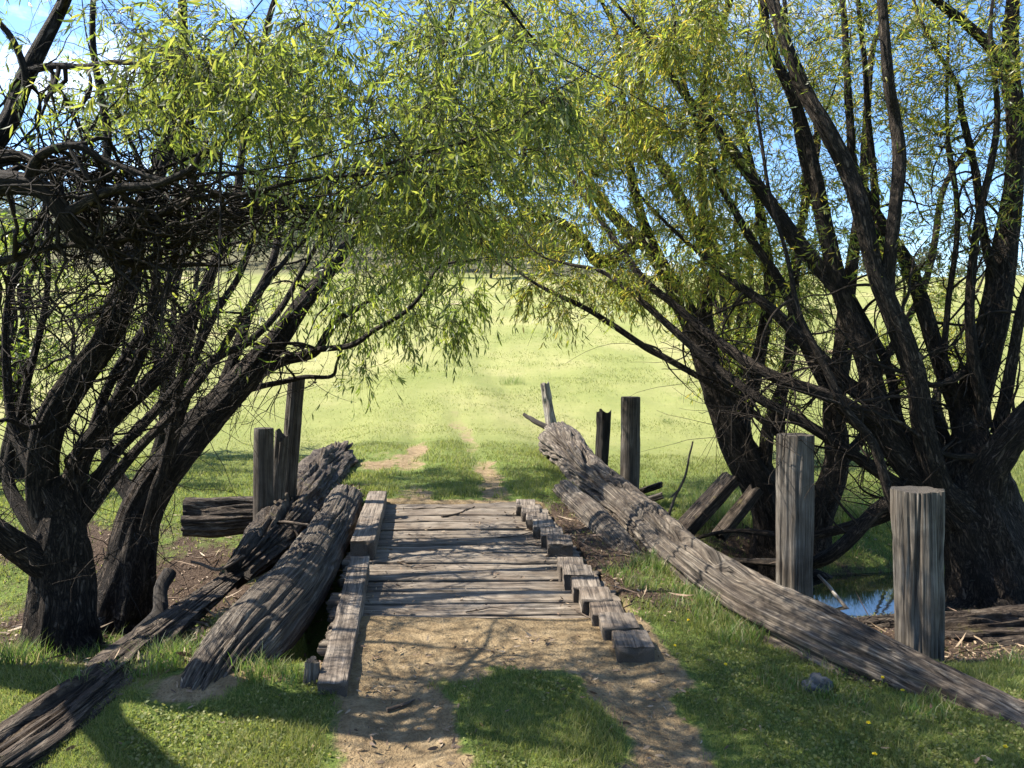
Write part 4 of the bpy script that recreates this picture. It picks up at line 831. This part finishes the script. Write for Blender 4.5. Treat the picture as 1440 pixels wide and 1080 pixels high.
gstick((810, 860), (840, 872), (872, 882), .008, 'twig lying against the near right kerb blocks', .03)
gstick((545, 998), (572, 990), (583, 984), .012, 'dark clod-like stick in the left wheel rut', .02)
stick([(737, 583, 16.2, 5), (752, 592, 15.9, 8), (772, 603, 15.6, 9)], 'dark broken branch lying at the left of the white stake', 'black', 'fallen_branch')
stick([(240, 805, 6.5, 20), (224, 838, 6.3, 20), (226, 862, 6.2, 22), (190, 895, 6.0, 16), (172, 912, 5.9, 9)], 'curved black dead root standing between the left willow and the split log', 'black', 'dead_root', forks=([(226, 850, 6.2, 14), (232, 880, 6.1, 10)],))
stick([(95, 968, 4.9, 4), (180, 925, 5.3, 5), (250, 895, 5.6, 4), (330, 862, 6.2, 2)], 'long thin dead stick lying behind the flat split log')
stick([(270, 790, 6.9, 4), (310, 800, 6.8, 5), (345, 782, 6.8, 4)], 'thick twig across the gully left of the rotting log')
m = MB(); P = gp(1147, 966, .03)
th = np.linspace(0, math.pi, 24); ph = np.linspace(0, 2*math.pi, 40, endpoint=False); TH, PH = np.meshgrid(th, ph, indexing='ij')
D = np.stack([np.sin(TH)*np.cos(PH), np.sin(TH)*np.sin(PH), np.cos(TH)], -1); rr = .075*(1+.8*fbm(D[..., 0]*1.8, D[..., 1]*1.8, D[..., 2]*1.8, 4))
V = D*rr[..., None]*np.array([1, .9, 1.1])+P; ii = np.arange(24*40).reshape(24, 40); jj = np.roll(ii, -1, 1)
m.add(V.reshape(-1, 3), np.stack([ii[:-1], ii[1:], jj[1:], jj[:-1]], -1).reshape(-1, 4)); tag(m.build('rock', M['rock'], loc=P), 'small lumpy grey rock against the near side of the long right log', 'rock')
for px, py, lab in ((948, 914, 'yellow dandelion nearest the end of the right kerb blocks'), (1019, 941, 'yellow dandelion in the grass left of the grey rock'), (1240, 958, 'left one of two yellow dandelions in front of the long log'), (1268, 976, 'right one of two yellow dandelions in front of the long log'), (1220, 1026, 'yellow dandelion in open grass below the rock, right of centre'), (1412, 1062, 'yellow dandelion at the bottom right corner'), (967, 877, 'tiny yellow dandelion in the strip between kerb blocks and long log'), (1228, 1072, 'yellow dandelion at the bottom edge of the lawn')):
    q = gp(px, py, .06); z0 = float(terrain(q[0], q[1])); r = empty('dandelion', (q[0], q[1], z0)); tag(r, lab, 'flower', 'dandelions in the lawn')
    hz = max(.06, z0+.05)
    if px in (1240, 1268): hz = q[2]+.02
    m = MB(); sweep(m, np.linspace((q[0], q[1], z0-.01), (q[0]+.005, q[1], hz), 5), .0018, 5); m.build('stem', M['stem'], r, loc=(q[0], q[1], z0))
    m = MB(); n = 60; a = rng.random(n)*6.283; el = rng.uniform(.1, 1.3, n)
    leaves(m, np.tile([q[0]+.005, q[1], hz], (n, 1)), np.stack([np.cos(a)*np.cos(el), np.sin(a)*np.cos(el), np.sin(el)], 1), rng.uniform(.009, .015, n), .35, .05); m.build('bloom', M['petal'], r, loc=(q[0], q[1], z0))

# ------------------------------------------------------------------ light, sky, camera
SUN = Vector((-.9, .12, 0)).normalized(); EL = math.radians(52)
dirv = Vector((SUN.x*math.cos(EL), SUN.y*math.cos(EL), math.sin(EL)))
L = bpy.data.lights.new('sun', 'SUN'); L.energy = 5.0; L.angle = math.radians(.55); L.color = (1, .93, .82)
lo = bpy.data.objects.new('sun', L); COL.objects.link(lo); lo.rotation_euler = (-dirv).to_track_quat('-Z', 'Y').to_euler(); lo.location = (-20, -8, 30)
W = bpy.data.worlds.new('World'); S.world = W; W.use_nodes = True; nt = W.node_tree; nt.nodes.clear()
sky = nt.nodes.new('ShaderNodeTexSky'); sky.sky_type = 'NISHITA'; sky.sun_disc = False; sky.sun_elevation = EL; sky.sun_rotation = math.atan2(dirv.x, dirv.y); sky.air_density = 1.0; sky.dust_density = .6; sky.ozone_density = 2.0
tc = nt.nodes.new('ShaderNodeTexCoord'); no = nt.nodes.new('ShaderNodeTexNoise'); no.inputs['Scale'].default_value = 3.2; no.inputs['Detail'].default_value = 8; no.inputs['Roughness'].default_value = .6
mp = nt.nodes.new('ShaderNodeMapping'); mp.inputs['Scale'].default_value = (1, 1, 2.2); mp.inputs['Location'].default_value = (.35, .1, .2)
nt.links.new(tc.outputs['Generated'], mp.inputs[0]); nt.links.new(mp.outputs[0], no.inputs['Vector'])
rp = nt.nodes.new('ShaderNodeValToRGB'); rp.color_ramp.elements[0].position = .565; rp.color_ramp.elements[1].position = .78; nt.links.new(no.outputs[0], rp.inputs[0])
mx = nt.nodes.new('ShaderNodeMix'); mx.data_type = 'RGBA'; nt.links.new(rp.outputs[0], mx.inputs[0]); hs = nt.nodes.new('ShaderNodeHueSaturation'); hs.inputs['Saturation'].default_value = 1.22; hs.inputs['Hue'].default_value = .505; nt.links.new(sky.outputs[0], hs.inputs['Color']); nt.links.new(hs.outputs[0], mx.inputs[6]); mx.inputs[7].default_value = (8.5, 8.8, 9.2, 1)
bg = nt.nodes.new('ShaderNodeBackground'); bg.inputs[1].default_value = .10; nt.links.new(mx.outputs[2], bg.inputs[0])
ow = nt.nodes.new('ShaderNodeOutputWorld'); nt.links.new(bg.outputs[0], ow.inputs[0])
cd = bpy.data.cameras.new('camera'); cd.sensor_width = 36; cd.lens = 36*F/1440; cd.clip_end = 5000; cd.clip_start = .05
co = bpy.data.objects.new('camera', cd); COL.objects.link(co); co.location = (0, 0, CAMH); co.rotation_euler = (math.pi/2-PITCH, 0, 0); S.camera = co
S.view_settings.view_transform = 'Standard'; S.view_settings.look = 'None'; S.view_settings.gamma = 1; S.view_settings.exposure = 1.8
S.cycles.max_bounces = 8; S.cycles.transmission_bounces = 6
